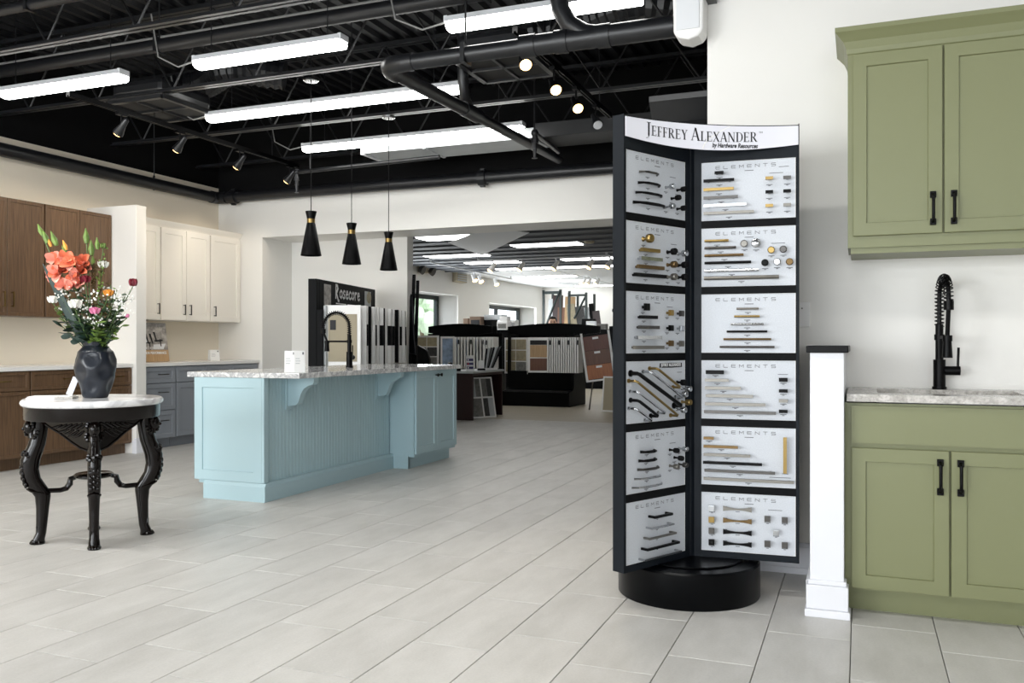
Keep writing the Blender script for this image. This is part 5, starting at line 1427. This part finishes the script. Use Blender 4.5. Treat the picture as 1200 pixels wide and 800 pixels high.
# script-like header lettering from strokes: R o s e c o r e
GL = {'R': [[(0.1, -.05), (.15, 1.3), (.6, 1.25), (.72, .95), (.5, .65), (.2, .6), (.55, .1), (.85, -.3), (1.05, -.35)]], 'o': [[(.5, .8), (.12, .55), (.15, .15), (.5, 0), (.85, .3), (.8, .65), (.5, .8)]],
      's': [[(.75, .75), (.4, .8), (.2, .6), (.6, .35), (.7, .1), (.35, -.02), (.08, .1)]], 'e': [[(.12, .4), (.75, .5), (.65, .78), (.35, .78), (.12, .45), (.25, .08), (.55, 0), (.85, .15)]],
      'c': [[(.8, .7), (.45, .8), (.14, .45), (.3, .05), (.6, 0), (.85, .15)]], 'r': [[(.2, .8), (.25, 0)], [(.25, .5), (.5, .78), (.8, .75)]]}
lm = MB(); x = 0.5
for c in 'Rosecore':
    k = 0.1
    for st in GL[c]: ribbon(lm, [(x + a * k * 0.95, 1.61 + b_ * k) for a, b_ in st], 0.023 if c != 'R' else 0.03, -0.003)
    x += 0.12 if c == 'R' else 0.094
ribbon(lm, [(0.52, 1.545), (0.82, 1.545)], 0.012, -0.002); ribbon(lm, [(0.87, 1.545), (1.25, 1.545)], 0.012, -0.002)
obj('lettering', lm, 'printwhite', hd)
# pages
def page(s, first=False, ang=0.0, wd=0.36):
    p = obj('sample_page', MB().box(-0.0125, 0.0125, -wd, 0, 0, 0.61), 'white', t, loc=(s, -0.06, 0.895), rot=(0, 0, ang))
    if first:
        obj('carpet_sample', MB().box(-0.016, -0.0125, -wd + .035, -0.03, 0.04, 0.52), 'beige', p)
        obj('label', MB().box(-0.0175, -0.016, -0.11, -0.05, 0.36, 0.46), 'printdark', p)
    else:
        q = int(s * 100)
        if q % 4: obj('band', MB().box(-0.0145, 0.0145, -wd - 0.002, 0.0, 0.2 if q % 3 else 0.0, 0.42 if q % 3 else 0.61), 'charcoal', p)
    return p
page(0.07, True, 0.12, 0.36)
obj('sample_page', MB().box(-0.012, 0.012, -0.26, 0, 0, 0.6), 'ductgrey', t, loc=(0.02, -0.07, 0.9), rot=(0, 0, R90 * .95))
for k in range(17): page(0.2 + 0.096 * k, False, 0.12 - 0.01 * k, 0.36 if k % 3 else 0.375)
# ---- dark leaning boards at the opening's left edge
t = thing('leaning_boards', 'tall dark thin boards leaning together at the left edge of the opening', 'boards', (-5.09, 9.33, 0))
for k, (dx, top, ln) in enumerate(((0.0, 1.95, 0.26), (0.04, 1.88, 0.22), (-0.03, 1.7, 0.1))):
    obj('board', MB().prism([(dx - 0.02, 0), (dx + 0.03, 0), (dx + 0.022 + ln * 0.3, top), (dx - 0.01 + ln * 0.3, top)], -0.015 + 0.04 * k, 0.012 + 0.04 * k, 'y'), 'charcoal', t)
obj('bag', MB().prism([(0.04, 1.0), (0.14, 0.98), (0.11, 1.3), (0.09, 1.68), (0.06, 1.72)], -0.06, -0.03, 'y'), 'blackplastic', t, bevel=0.01)
t = thing('office_chair', 'black office chair back rising behind the island counter', 'chair', (-5.68, 10.6, 0))
obj('backrest', MB().prism([(-0.22, 0.62), (0.22, 0.62), (0.24, 0.9), (0.19, 1.03), (0.06, 1.09), (-0.06, 1.09), (-0.19, 1.03), (-0.24, 0.9)], -0.04, 0.04, 'y'), 'blackplastic', t, bevel=0.02)
obj('seat', MB().box(-0.24, 0.24, -0.46, 0.02, 0.42, 0.5), 'blackplastic', t, bevel=0.03)
obj('post', MB().tube([(0, -0.2, 0.05), (0, -0.2, 0.42)], 0.03, 10).tube([(0, -0.05, 0.45), (0, 0.06, 0.5), (0, 0.05, 0.75)], 0.02, 8), 'chord', t)
st_ = MB()
for k in range(5):
    a = 2 * math.pi * k / 5; st_.tube([(0, -0.2, 0.09), (0.27 * math.cos(a), -0.2 + 0.27 * math.sin(a), 0.055)], 0.018, 8); st_.ball((0.27 * math.cos(a), -0.2 + 0.27 * math.sin(a), 0.028), 0.028, 8)
obj('star_base', st_, 'chord', t)

# ---- long flooring racks with arched black top boards
def arch_panel(w_, h0, rise, n=14):
    up = [(-w_ / 2 + w_ * i / n, h0 + rise * math.sin(math.pi * i / n)) for i in range(n + 1)]
    lo = [(w_ / 2 - w_ * i / n, -0.055 * math.sin(math.pi * i / n)) for i in range(n + 1)]
    return MB().prism(up + lo, -0.02, 0.02, 'y')
def big_page(par, loc, ang, w_, h_, cols, rows, mats_, head=None):
    p = obj('sample_board', MB().box(0, w_, -0.012, 0.012, 0, h_), 'white', par, loc=loc, rot=(0, 0, ang))
    m_ = 0.035; hh = h_ - 2 * m_ - (0.1 if head else 0)
    cw_, ch_ = (w_ - 2 * m_ - 0.015 * (cols - 1)) / cols, (hh - 0.02 * (rows - 1)) / rows
    for r in range(rows):
        for c in range(cols):
            x, z = m_ + c * (cw_ + 0.015), m_ + r * (ch_ + 0.02)
            obj('tile_sample', MB().box(x, x + cw_, -0.018, -0.012, z, z + ch_), mats_[(r * cols + c) % len(mats_)], p)
    if head: obj('label', MB().box(m_, w_ - m_, -0.015, -0.012, h_ - 0.13, h_ - 0.05), head, p)
    return p
def page_row(par, x0, n_, st_, y, z, w_, h_, ang, m2='printdark'):
    for k in range(n_):
        p = obj('sample_board', MB().box(-0.012, 0.012, -w_, 0, 0, h_), 'white', par, loc=(x0 + st_ * k, y, z), rot=(0, 0, ang))
        obj('sample_strip', MB().box(-0.014, -0.012, -w_ + 0.03, -0.02, 0.03, h_ - 0.03), ('greysamp', 'bluesamp', 'darksamp')[k % 3], p)
        if k % 4 == 1: obj('label', MB().box(-0.0125, 0.0125, -w_ - 0.002, -w_ + 0.02, h_ - 0.13, h_ - 0.05), m2, p)
tb = thing('flooring_rack', 'long black flooring rack with arched top, right unit with wood and tile boards', 'display rack', (-5.3, 14.9, 0))
obj('base', MB().prism([(-0.45, 0), (0.5, 0), (0.5, 0.62), (-0.22, 0.62), (-0.22, 0.3), (-0.27, 0.27), (-0.45, 0.25)], -0.64, 0.57, 'x'), 'blackplastic', tb)
obj('end_panel', MB().prism([(-0.46, 0), (0.5, 0), (0.5, 1.3), (-0.18, 1.3), (-0.2, 0.32), (-0.27, 0.28), (-0.46, 0.26)], 0.57, 0.60, 'x'), 'charcoal', tb)
obj('end_panel', MB().prism([(-0.46, 0), (0.5, 0), (0.5, 1.3), (-0.18, 1.3), (-0.2, 0.32), (-0.27, 0.28), (-0.46, 0.26)], -0.67, -0.64, 'x'), 'charcoal', tb)
obj('shelf', MB().box(-0.64, 0.57, -0.44, -0.2, 0.25, 0.28), 'chord', tb)
obj('back_panel', MB().box(-0.64, 0.6, 0.3, 0.34, 0.5, 1.3), 'blackplastic', tb)
obj('top_board', arch_panel(1.75, 0.12, 0.055), 'blackplastic', tb, loc=(0.18, -0.1, 1.30))
tc_ = thing('flooring_rack', 'long black flooring rack with arched top, end unit behind the plank stand', 'display rack', (-3.3, 15.15, 0))
obj('base', MB().box(-0.85, 0.85, -0.3, 0.45, 0, 0.6), 'blackplastic', tc_)
obj('back_panel', MB().box(-0.85, 0.85, 0.3, 0.34, 0.6, 1.3), 'blackplastic', tc_)
obj('top_board', arch_panel(1.75, 0.12, 0.055), 'blackplastic', tc_, loc=(0, 0.0, 1.30))
big_page(tb, (-0.79, -0.02, 0.56), math.radians(-20), 0.56, 0.66, 2, 3, ['tan', 'greysamp', 'tan', 'tan', 'beige', 'tan'])
big_page(tb, (-0.15, -0.5, 0.60), math.radians(12), 0.37, 0.62, 1, 2, ['wood2', 'woodlight'], 'printdark')
page_row(tb, 0.18, 14, 0.042, -0.1, 0.60, 0.42, 0.62, 0.10)
page_row(tc_, -0.75, 14, 0.08, 0.1, 0.62, 0.42, 0.6, 0.1)
ta = thing('flooring_rack', 'long black flooring rack with arched top, left unit half hidden by the island', 'display rack', (-6.9, 14.7, 0))
obj('base', MB().box(-0.85, 0.72, -0.35, 0.45, 0, 0.6), 'blackplastic', ta)
obj('back_panel', MB().box(-0.85, 0.7, 0.3, 0.34, 0.6, 1.3), 'blackplastic', ta)
obj('top_board', arch_panel(1.3, 0.12, 0.05), 'blackplastic', ta, loc=(0.0, -0.05, 1.31))
obj('top_board', MB().box(-0.25, 0.25, -0.02, 0.02, 0, 0.13), 'charcoal', ta, loc=(0.45, 0.05, 1.30), rot=(0, 0, 0))
big_page(ta, (-0.83, -0.25, 0.66), math.radians(6), 0.47, 0.60, 2, 3, ['darksamp', 'greysamp', 'darksamp', 'darksamp', 'tan', 'tan'])
big_page(ta, (-0.22, -0.42, 0.66), math.radians(25), 0.26, 0.58, 1, 1, ['bluesamp'])
page_row(ta, 0.02, 13, 0.062, -0.05, 0.66, 0.36, 0.57, 0.15)
# connecting page set in the gap
page_row(ta, 0.56, 5, 0.04, -0.12, 0.62, 0.3, 0.6, 0.3)

# ---- cherry desk with sample boards under it
t = thing('desk', 'dark cherry open desk with pale top, standing right behind the island end', 'desk', (-5.45, 12.0, 0))
obj('top', MB().box(-0.32, 0.27, -0.55, 0.62, 0.68, 0.71), 'ductgrey', t, bevel=0.004)
obj('panel', MB().box(-0.30, 0.25, -0.53, -0.5, 0, 0.68), 'deskwood', t)
obj('panel', MB().box(-0.30, 0.25, 0.57, 0.60, 0, 0.68), 'deskwood', t)
obj('panel', MB().box(-0.30, -0.27, -0.5, 0.57, 0.08, 0.68), 'deskwood', t)
obj('apron', MB().box(0.22, 0.25, -0.5, 0.57, 0.64, 0.68), 'deskwood', t)
def leaning(label, loc, rz, w_, h_, lean, cols, rows, ms):
    t = thing('tile_board', label, 'sample board', loc, rz)
    b = obj('panel', MB().box(-w_ / 2, w_ / 2, -0.012, 0, 0, h_), 'white', t, rot=(-lean, 0, 0))
    m_ = 0.025; cw_, ch_ = (w_ - m_ * (cols + 1)) / cols, (h_ - m_ * (rows + 1)) / rows
    for r in range(rows):
        for c in range(cols):
            x, z = -w_ / 2 + m_ + c * (cw_ + m_), m_ + r * (ch_ + m_)
            k = 2 if (r + c) % 3 else 1
            for q in range(k): obj('tile_sample', MB().box(x + cw_ * q / k, x + cw_ * (q + 1) / k - 0.004, -0.016, -0.012, z, z + ch_), ms[(r * cols + c + q) % len(ms)], b)
leaning('grey tile sample board leaning under the desk, the larger front one', (-5.22, 11.93, 0), R90 - 0.55, 0.44, 0.62, 0.22, 2, 2, ['greysamp', 'darksamp', 'ductgrey'])
leaning('dark tile sample board at the left under the desk, mostly hidden by the island', (-5.4, 11.66, 0), R90 - 0.5, 0.2, 0.42, 0.2, 1, 2, ['darksamp', 'greysamp'])
t = thing('card_rack', 'small white rack with three violet label rows standing on the desk', 'card rack', (-5.36, 11.72, 0.71), 0.5)
obj('stand', MB().prism([(-0.05, 0), (0.06, 0), (0.02, 0.23), (0, 0.23)], -0.055, 0.055, 'x'), 'white', t)
for k in range(3):
    b = obj('label_row', MB().box(-0.048, 0.048, -0.056 + 0.013 * k, -0.03 + 0.013 * k, 0.03 + 0.058 * k, 0.065 + 0.058 * k), 'purple', t)
    obj('tab', MB().box(-0.036, -0.018, -0.0575 + 0.013 * k, -0.056 + 0.013 * k, 0.036 + 0.058 * k, 0.058 + 0.058 * k), ('white', 'redlabel', 'white')[k], b)
t = thing('desk_phone', 'black lump of a desk phone at the left end of the desk', 'phone', (-5.55, 11.58, 0.71), 0.7)
obj('body', MB().prism([(-0.09, 0), (0.09, 0), (0.09, 0.03), (-0.06, 0.09), (-0.09, 0.09)], -0.08, 0.08, 'x'), 'blackplastic', t, bevel=0.006)
obj('handset', MB().tube([(-0.06, -0.09, 0.09), (-0.065, -0.06, 0.115), (-0.065, 0.06, 0.115), (-0.06, 0.09, 0.09)], [0.022, 0.018, 0.018, 0.022], 8), 'blackplastic', t, rot=(0, 0, 0))
t = thing('sign_holder', 'clear upright sign holder with a black foot on the desk', 'sign holder', (-5.29, 11.98, 0.71), 0.5)
obj('sheet', MB().box(-0.045, 0.045, -0.003, 0.003, 0.02, 0.15), 'paper', t)
obj('foot', MB().box(-0.06, 0.06, -0.04, 0.04, 0, 0.03), 'blackplastic', t, bevel=0.006)
t = thing('sample_fan', 'fan of striped dark and pale swatches leaning at the right end of the desk', 'swatches', (-5.3, 12.27, 0.71), 0.5)
obj('holder', MB().box(-0.1, 0.14, -0.05, 0.05, 0, 0.035), 'white', t, bevel=0.006)
for k in range(7): obj('swatch', MB().box(-0.012, 0.012, -0.05, 0.05, 0, 0.30 + 0.01 * k), ('charcoal', 'ductgrey', 'darksamp')[k % 3], t, loc=(-0.06 + 0.02 * k, 0, 0.03), rot=(0, 0.12 + 0.05 * k, 0))

# ---- A-frame sample stand with wood planks
t = thing('plank_stand', 'leaning stand with three brown plank samples beside the display stand', 'display stand', (-3.93, 14.0, 0), 0.1)
lean = -0.15
fr = obj('frame', MB().box(-0.25, -0.215, -0.02, 0.02, 0.5, 1.32).box(0.215, 0.25, -0.02, 0.02, 0.5, 1.32).box(-0.25, 0.25, -0.02, 0.02, 0.5, 0.53), 'white', t, rot=(0, lean * 0.9, 0))
for k, m_ in enumerate(('wood3', 'wood2', 'wood1')):
    b = obj('plank_sample', MB().box(-0.21, 0.21, -0.025, -0.005, 0.54 + 0.24 * k, 0.775 + 0.24 * k), m_, fr)
    obj('label', MB().box(-0.05, 0.05, -0.027, -0.025, 0.72 + 0.24 * k, 0.755 + 0.24 * k), 'white', b)
obj('leg', MB().tube([(-0.28, 0.05, 0.0), (-0.2, 0.05, 0.62)], 0.012, 6), 'nickel', t)
obj('leg', MB().tube([(0.12, 0.3, 0.0), (-0.05, 0.02, 0.62)], 0.012, 6), 'nickel', t)
obj('leg', MB().box(-0.02, 0.03, -0.02, 0.02, 0, 0.56), 'blackplastic', t, loc=(0.1, -0.02, 0), rot=(0, -0.2, 0))
leaning('tall pale grey-green sample board leaning on the floor beside the plank stand', (-3.72, 13.75, 0), -0.12, 0.42, 0.58, 0.15, 1, 1, ['beige'])

# ---- boxes on a hidden cabinet behind the racks
t = thing('storage_cabinet', 'low dark storage cabinet behind the arched racks carrying boxes', 'cabinet', (-7.35, 17.2, 0))
obj('body', MB().box(-1.15, 1.15, -0.4, 0.4, 0, 1.36), 'charcoal', t)
obj('top', MB().box(-1.18, 1.18, -0.42, 0.42, 1.36, 1.39), 'blackplastic', t)
def crate(name, label, cat, px, py0, py1, w_, dep, d, m, z=None, front=None, rz=0.0):
    a = at(px, py1, d); h = (py1 - py0) / F * d
    zz = a.z if z is None else z
    t = thing(name, label, cat, (a.x, a.y, zz), rz)
    obj('body', MB().box(-w_ / 2, w_ / 2, -dep / 2, dep / 2, 0, h), m, t, bevel=0.008)
    if front: obj('front', MB().box(-w_ * .38, w_ * .38, -dep / 2 - 0.006, -dep / 2, h * .2, h * .75), front, t)
    return zz + h
D_ = 18.5
z0 = 1.39
crate('box', 'small brown box left of the dark printer on the cabinet', 'box', 548, 367, 381, 0.12, 0.2, D_ + .1, 'cardboard', z0)
z1 = crate('printer', 'dark square printer with white frame on the low cabinet', 'printer', 560, 364, 380, 0.26, 0.28, D_, 'cardboard', z0, 'printdark')
z2 = crate('box', 'dark box under the wide pale box on the cabinet', 'box', 575, 369, 381, 0.18, 0.3, D_, 'charcoal', z0)
crate('box', 'wide pale grey box lying on top of the dark box', 'box', 581, 362, 368, 0.42, 0.3, D_, 'ductgrey', z2 + 0.001)
z3 = crate('printer', 'white printer with dark slot right of the boxes', 'printer', 591, 374, 384, 0.24, 0.26, D_ - 0.2, 'white', z0, 'greysamp')
crate('box', 'small white box on top of the white printer', 'box', 592, 368, 374, 0.18, 0.2, D_ - 0.2, 'white', z3 + 0.001)
crate('box', 'white patterned box nearest the far window, right end of the row', 'box', 602, 372, 384, 0.16, 0.2, D_, 'paper', z0, 'ductgrey')

# ---- steel shelf frame with leaning slabs
t = thing('shelf_frame', 'tall dark steel frame holding leaning slabs at the back of the far room', 'shelf', (-7.6, 23.2, 0))
fx = [on_y(px, 340, 23.2).x + 7.6 for px in (637, 657, 667, 687)]
for k, (x, zt) in enumerate(zip(fx, (2.62, 2.62, 2.52, 2.52))):
    obj('upright', MB().box(x - 0.03, x + 0.03, -0.03, 0.03, 0, zt), 'winframe', t)
    obj('upright', MB().box(x - 0.03, x + 0.03, 0.77, 0.83, 0, zt), 'winframe', t)
obj('beam', MB().box(fx[0], fx[1], -0.03, 0.03, 2.5, 2.58), 'winframe', t)
obj('beam', MB().box(fx[2], fx[3], -0.03, 0.03, 2.42, 2.48), 'winframe', t)
obj('brace', MB().tube([(fx[0], -0.05, 1.4), (fx[1], -0.05, 2.6)], 0.03, 6), 'winframe', t)
obj('brace', MB().tube([(fx[3] - 0.35, 0, 1.8), (fx[3], 0, 2.45)], 0.03, 6), 'winframe', t)
slabs = (('pale grey slab at the left end of the frame', 'ductgrey', 0.12, 0.25, 2.35, 0.02), ('dark brown mottled slab behind the cross brace', 'deskwood', 0.28, 0.3, 2.45, 0.02), ('brown wood slab beside the dark-haired person', 'wood2', 0.42, 0.3, 2.1, 0.03), ('oak-coloured slab in the middle of the frame', 'woodlight', 0.62, 0.3, 2.4, 0.04),
         ('olive slab, in the middle, leaning left', 'tan', 0.78, 0.25, 2.2, -0.1), ('cream slab leaning steeply', 'beige', 0.98, 0.22, 1.95, -0.16), ('dark grey slab with flecks', 'darksamp', 1.1, 0.3, 2.15, -0.16), ('pale narrow slab', 'ductgrey', 1.3, 0.18, 2.1, -0.13), ('black narrow slab', 'charcoal', 1.42, 0.14, 2.2, -0.1), ('dark maroon slab, rightmost', 'deskwood', 1.55, 0.2, 2.0, -0.13))
for lab, m_, dx, w_, h_, ln in slabs:
    s = thing('stone_slab', lab + ', standing in the steel shelf', 'slab', (-7.6 + fx[0] + dx, 23.55 - dx * 0.15, 0), 0, 'slabs in the steel shelf')
    obj('panel', MB().box(-w_ / 2, w_ / 2, -0.02, 0.02, 0, h_), m_, s, rot=(0, ln, 0), loc=(-(ln) * 1.6 if ln < 0 else 0, 0, 0.03))
# things at the right of it
t = thing('counter', 'low dark counter at the back right of the far room', 'counter', (-6.1, 20.95, 0))
obj('body', MB().box(-0.7, 1.0, -0.45, 0.6, 0, 1.45), 'charcoal', t)
crate('monitor', 'white lit screen standing on the far counter', 'monitor', 693, 373, 383, 0.26, 0.06, 21.7, 'housing', 1.452, 'paper')
crate('box', 'dark file box behind the white screen', 'box', 690, 369, 382, 0.34, 0.16, 22.1, 'charcoal', 1.452)
crate('box', 'grey box right of the white screen', 'box', 706, 376, 383, 0.24, 0.2, 21.9, 'greysamp', 1.452)

# ---- the person behind the racks
t = thing('person', 'dark-haired person in dark clothes standing behind the arched rack, only the head showing', 'person', (0, 0, 0))
hp = at(647.5, 377, 17.6)
t.location = (hp.x, hp.y, 0)
t.rotation_euler = (0, 0, 0.35)
HH = 1.655
def skin_body(name, J, E, R, m, par, sub=2, root=0):
    me = bpy.data.meshes.new(name); me.from_pydata(J, E, []); o = bpy.data.objects.new(name, me); COL.objects.link(o)
    o.modifiers.new('skin', 'SKIN')
    for i, r in enumerate(R):
        d = me.skin_vertices[0].data[i]; d.radius = (r, r) if not isinstance(r, tuple) else r; d.use_root = (i == root)
    s = o.modifiers.new('sub', 'SUBSURF'); s.levels = sub; s.render_levels = sub
    me.materials.append(K[m]); o.parent = par
    return o
J = [(0, 0, .92), (0, 0, 1.08), (0, .01, 1.25), (0, .01, 1.38), (0, 0, 1.45),
     (.09, 0, .88), (.10, 0, .5), (.10, .02, .09), (.10, -.12, .04), (-.09, 0, .88), (-.10, 0, .5), (-.10, .02, .09), (-.10, -.12, .04),
     (.18, .01, 1.36), (.23, .02, 1.1), (.22, -.10, .88), (-.18, .01, 1.36), (-.23, .02, 1.1), (-.22, -.10, .88)]
E_ = [(0, 1), (1, 2), (2, 3), (3, 4), (0, 5), (5, 6), (6, 7), (7, 8), (0, 9), (9, 10), (10, 11), (11, 12), (3, 13), (13, 14), (14, 15), (3, 16), (16, 17), (17, 18)]
R_s = [(.14, .1), (.13, .095), (.15, .1), (.12, .09), .055, .085, .06, .042, .035, .085, .06, .042, .035, .055, .043, .034, .055, .043, .034]
skin_body('body', J, E_, R_s, 'cloth', t)
hb = MB()
hb.ball((0, -.005, HH - .115), 0.105, 18, sc=(.74, .93, 1.1))
hb.ball((0, -.1, HH - .135), 0.016, 8, sc=(.8, 1.3, 1.2)).tube([(0, .0, 1.42), (0, .005, 1.5)], [.058, .055], 12)
for s in (-1, 1): hb.ball((.078 * s, .01, HH - .13), 0.022, 8, sc=(.4, .8, 1.3))
hb.ball((0, -.085, HH - .205), 0.02, 8, sc=(1.2, .8, .7))
hd_ = obj('head', hb, 'skin', t, smooth=True)
ey = MB()
for s in (-1, 1): ey.ball((.032 * s, -.092, HH - .112), 0.012, 8).box(.018 * s - .001, .05 * s, -.1, -.09, HH - .092, HH - .085)
obj('eyes', ey, 'printdark', hd_)
obj('mouth', MB().box(-.022, .022, -.1, -.09, HH - .178, HH - .17), 'wood1', hd_)
obj('hair', MB().ball((0, .02, HH - .075), 0.105, 18, sc=(.82, .95, .82)).ball((0, -.05, HH - .028), 0.06, 12, sc=(1.1, .8, .5)), 'hair', t, smooth=True)
for s in (-1, 1):
    hnd_ = MB(); b0 = Vector((.22 * s, -.1, .87))
    hnd_.ball(b0 + Vector((0, -.01, -.05)), 0.042, 10, sc=(.5, .95, 1.15))
    for k in range(4):
        f0 = b0 + Vector((0, -.038 + .02 * k, -.09)); L = (.06, .07, .075, .065)[k]
        hnd_.tube([f0, f0 + Vector((-.006 * s, -.004, -L * .5)), f0 + Vector((-.018 * s, -.004, -L))], [.0095, .009, .007], 8)
    hnd_.tube([b0 + Vector((0, -.035, -.03)), b0 + Vector((-.012 * s, -.06, -.06)), b0 + Vector((-.018 * s, -.066, -.09))], [.012, .0105, .008], 8)
    obj('hand', hnd_, 'skin', t, smooth=True)

# ---- far ceiling: troffers, tracks, fittings
def troffer(x0, x1, y, dy, label):
    t = thing('ceiling_light', label, 'ceiling lamp', ((x0 + x1) / 2, y, 2.78), group='lit flush strip lights of the far room')
    h = (x1 - x0) / 2
    obj('frame', MB().box(-h - .02, h + .02, -dy - .02, dy + .02, 0.004, 0.02), 'housing', t)
    obj('diffuser', MB().box(-h, h, -dy, dy, -0.012, 0.004), 'lampfar', t)
for x0, x1, y, dy, lab in ((-6.48, -5.3, 12.35, .22, 'flush strip light right behind the header at the left'), (-7.72, -6.5, 14.95, .2, 'flush strip light second in the left row'), (-5.5, -4.32, 13.85, .18, 'flush strip light alone in the dark ceiling middle'),
                           (-7.6, -6.45, 16.5, .16, 'flush strip light third in the left row'), (-5.5, -4.3, 16.5, .16, 'flush strip light nearest the stand, by the first track'), (-7.6, -6.58, 18.15, .16, 'flush strip light fourth in the left row'), (-6.5, -4.9, 18.15, .16, 'long flush strip light at the edge of the dark ceiling'),
                           (-7.74, -6.53, 20.55, .16, 'first flush strip light in the white ceiling part'), (-7.71, -6.5, 22.15, .16, 'second flush strip light in the white ceiling part'), (-7.71, -6.6, 24.3, .16, 'farthest flush strip light'), (-5.5, -4.3, 20.5, .16, 'flush strip light at the right in the white ceiling part')):
    troffer(x0, x1, y, dy, lab)
def ftrack(a, b, label):
    t = thing('light_track', label, 'light track', a)
    d = Vector(b) - Vector(a)
    obj('rail', MB().tube([(0, 0, 0), d], 0.018, 6), 'housing', t)
    obj('mount', MB().tube([(0, 0, 0), (0, 0, 2.8 - a[2])], 0.02, 8).tube([d * .98, d * .98 + Vector((0, 0, 2.8 - a[2]))], 0.02, 8), 'housing', t)
ftrack((-8.0, 15.6, 2.74), (-8.2, 20.5, 2.74), 'white spotlight track along the far room window wall')
ftrack((-6.95, 15.6, 2.74), (-4.3, 15.6, 2.74), 'white spotlight track crossing the far room')
def fspot(p, label, a):
    t = thing('spotlight', label, 'spotlight', p)
    a = Vector(a).normalized(); c = Vector((0, 0, -0.14))
    obj('stem', MB().tube([(0, 0, -.015), (0.02, 0, -0.07), (0, 0, -0.12)], 0.014, 6), 'housing', t)
    obj('shade', MB().tube([c - a * .09, c, c + a * .09], [.035, .045, .065], 12), 'white', t, smooth=True)
    obj('bulb', MB().tube([c + a * .09, c + a * .096], [.058, .05], 12), 'bulb', t)
for px, lab in ((556, 'left of two white spotlights on the window-wall track'), (564, 'right of two white spotlights on the window-wall track'), (584, 'white spotlight at the far end of the window-wall track')):
    a, b = ray(px); X = -8.08; d = X / a
    fspot((-8.0 - 0.0408 * (b * d - 15.6), b * d, 2.735), lab, (0.5, -0.3, -0.8))
for px, lab in ((577, 'first white spotlight on the cross track'), (611, 'second white spotlight on the cross track'), (651, 'third white spotlight on the cross track'), (692, 'fourth white spotlight on the cross track, turned down'), (714, 'last white spotlight on the cross track beside the stand')):
    p = on_y(px, 300, 15.6); fspot((p.x, 15.6, 2.735), lab, (-0.4, -0.4, -0.8))
for px, lab in ((684, 'left white spotlight over the steel shelf'), (690, 'middle white spotlight over the steel shelf'), (700, 'right white spotlight over the steel shelf')):
    p = on_y(px, 340, 21.0); fspot((p.x, 21.0, 2.8), lab, (-0.4, -0.5, -0.7))
t = thing('smoke_detector', 'round pale smoke detector on the dark far ceiling', 'smoke detector', tuple(on_z(690.5, 285, 2.765)))
obj('disc', MB().lathe([(0, 0), (0.07, 0.0), (0.085, 0.015), (0.085, 0.035), (0, 0.035)], 20), 'beige', t, smooth=True)
p = on_x(494, 316, -9.0)
t = thing('emergency_light', 'twin-head emergency light high on the far window wall', 'emergency light', (-8.97, p.y, p.z))
obj('box', MB().box(-0.03, 0.05, -0.18, 0.18, -0.07, 0.07), 'beige', t, bevel=0.01)
for s in (-1, 1): obj('lamp_head', MB().tube([(0.06, 0.24 * s, 0), (0.15, 0.24 * s, -0.04)], [0.08, 0.1], 12), 'pewter', t)
p = on_x(536, 325, -9.0)
t = thing('wall_vent', 'small beige boxed vent under the far ceiling', 'air vent', (-8.99, p.y, p.z))
obj('box', MB().box(-0.01, 0.12, -0.28, 0.28, -0.12, 0.12), 'beige', t, bevel=0.01)
for k in range(4): obj('louver', MB().box(0.12, 0.13, -0.25, 0.25, -0.09 + 0.055 * k, -0.065 + 0.055 * k), 'ductgrey', t)
# ---- pendants over the island
def pendant(px, py, label):
    a, b = ray(px); d = -4.12 / a
    z = EYE - (py - YH) / F * d
    t = thing('pendant_lamp', label, 'pendant lamp', (a * d, b * d, z), group='black cone pendants over the island')
    obj('shade', MB().lathe([(0.0815, 0.0), (0.083, 0.002), (0.034, 0.262), (0.032, 0.264), (0.030, 0.262), (0.078, 0.004), (0.0815, 0.0)], 32), 'blackmetal', t, smooth=True)
    obj('shade_inside', MB().lathe([(0.0775, 0.0045), (0.03, 0.255), (0, 0.256)], 32), 'white', t, smooth=True)
    obj('collar', MB().lathe([(0.0325, 0.262), (0.0325, 0.297), (0, 0.297)], 24), 'brass', t, smooth=True)
    obj('cap', MB().lathe([(0.032, 0.295), (0.034, 0.31), (0.045, 0.352), (0.045, 0.358), (0, 0.36)], 24), 'blackmetal', t, smooth=True)
    obj('cord', MB().tube([(0, 0, 0.358), (0, 0, 3.24 - z)], 0.0035, 6), 'blackmetal', t)
    obj('canopy', MB().lathe([(0, 0), (0.055, 0), (0.062, 0.006), (0.062, 0.018), (0, 0.02)], 24), 'chrome', t, loc=(0, 0, 3.235 - z), smooth=True)
    obj('hanger', MB().tube([(0, 0, 3.25 - z), (0.0, 0, 3.94 - z)], 0.004, 5), 'chord', t)
    obj('bulb', MB().ball((0, 0, 0.13), 0.026, 12), 'bulb', t)
pendant(364.5, 299.5, 'black cone pendant lamp, left and nearest of three over the island')
pendant(412, 309.5, 'black cone pendant lamp, middle of three over the island')
pendant(455.5, 316.5, 'black cone pendant lamp, right and farthest of three over the island')
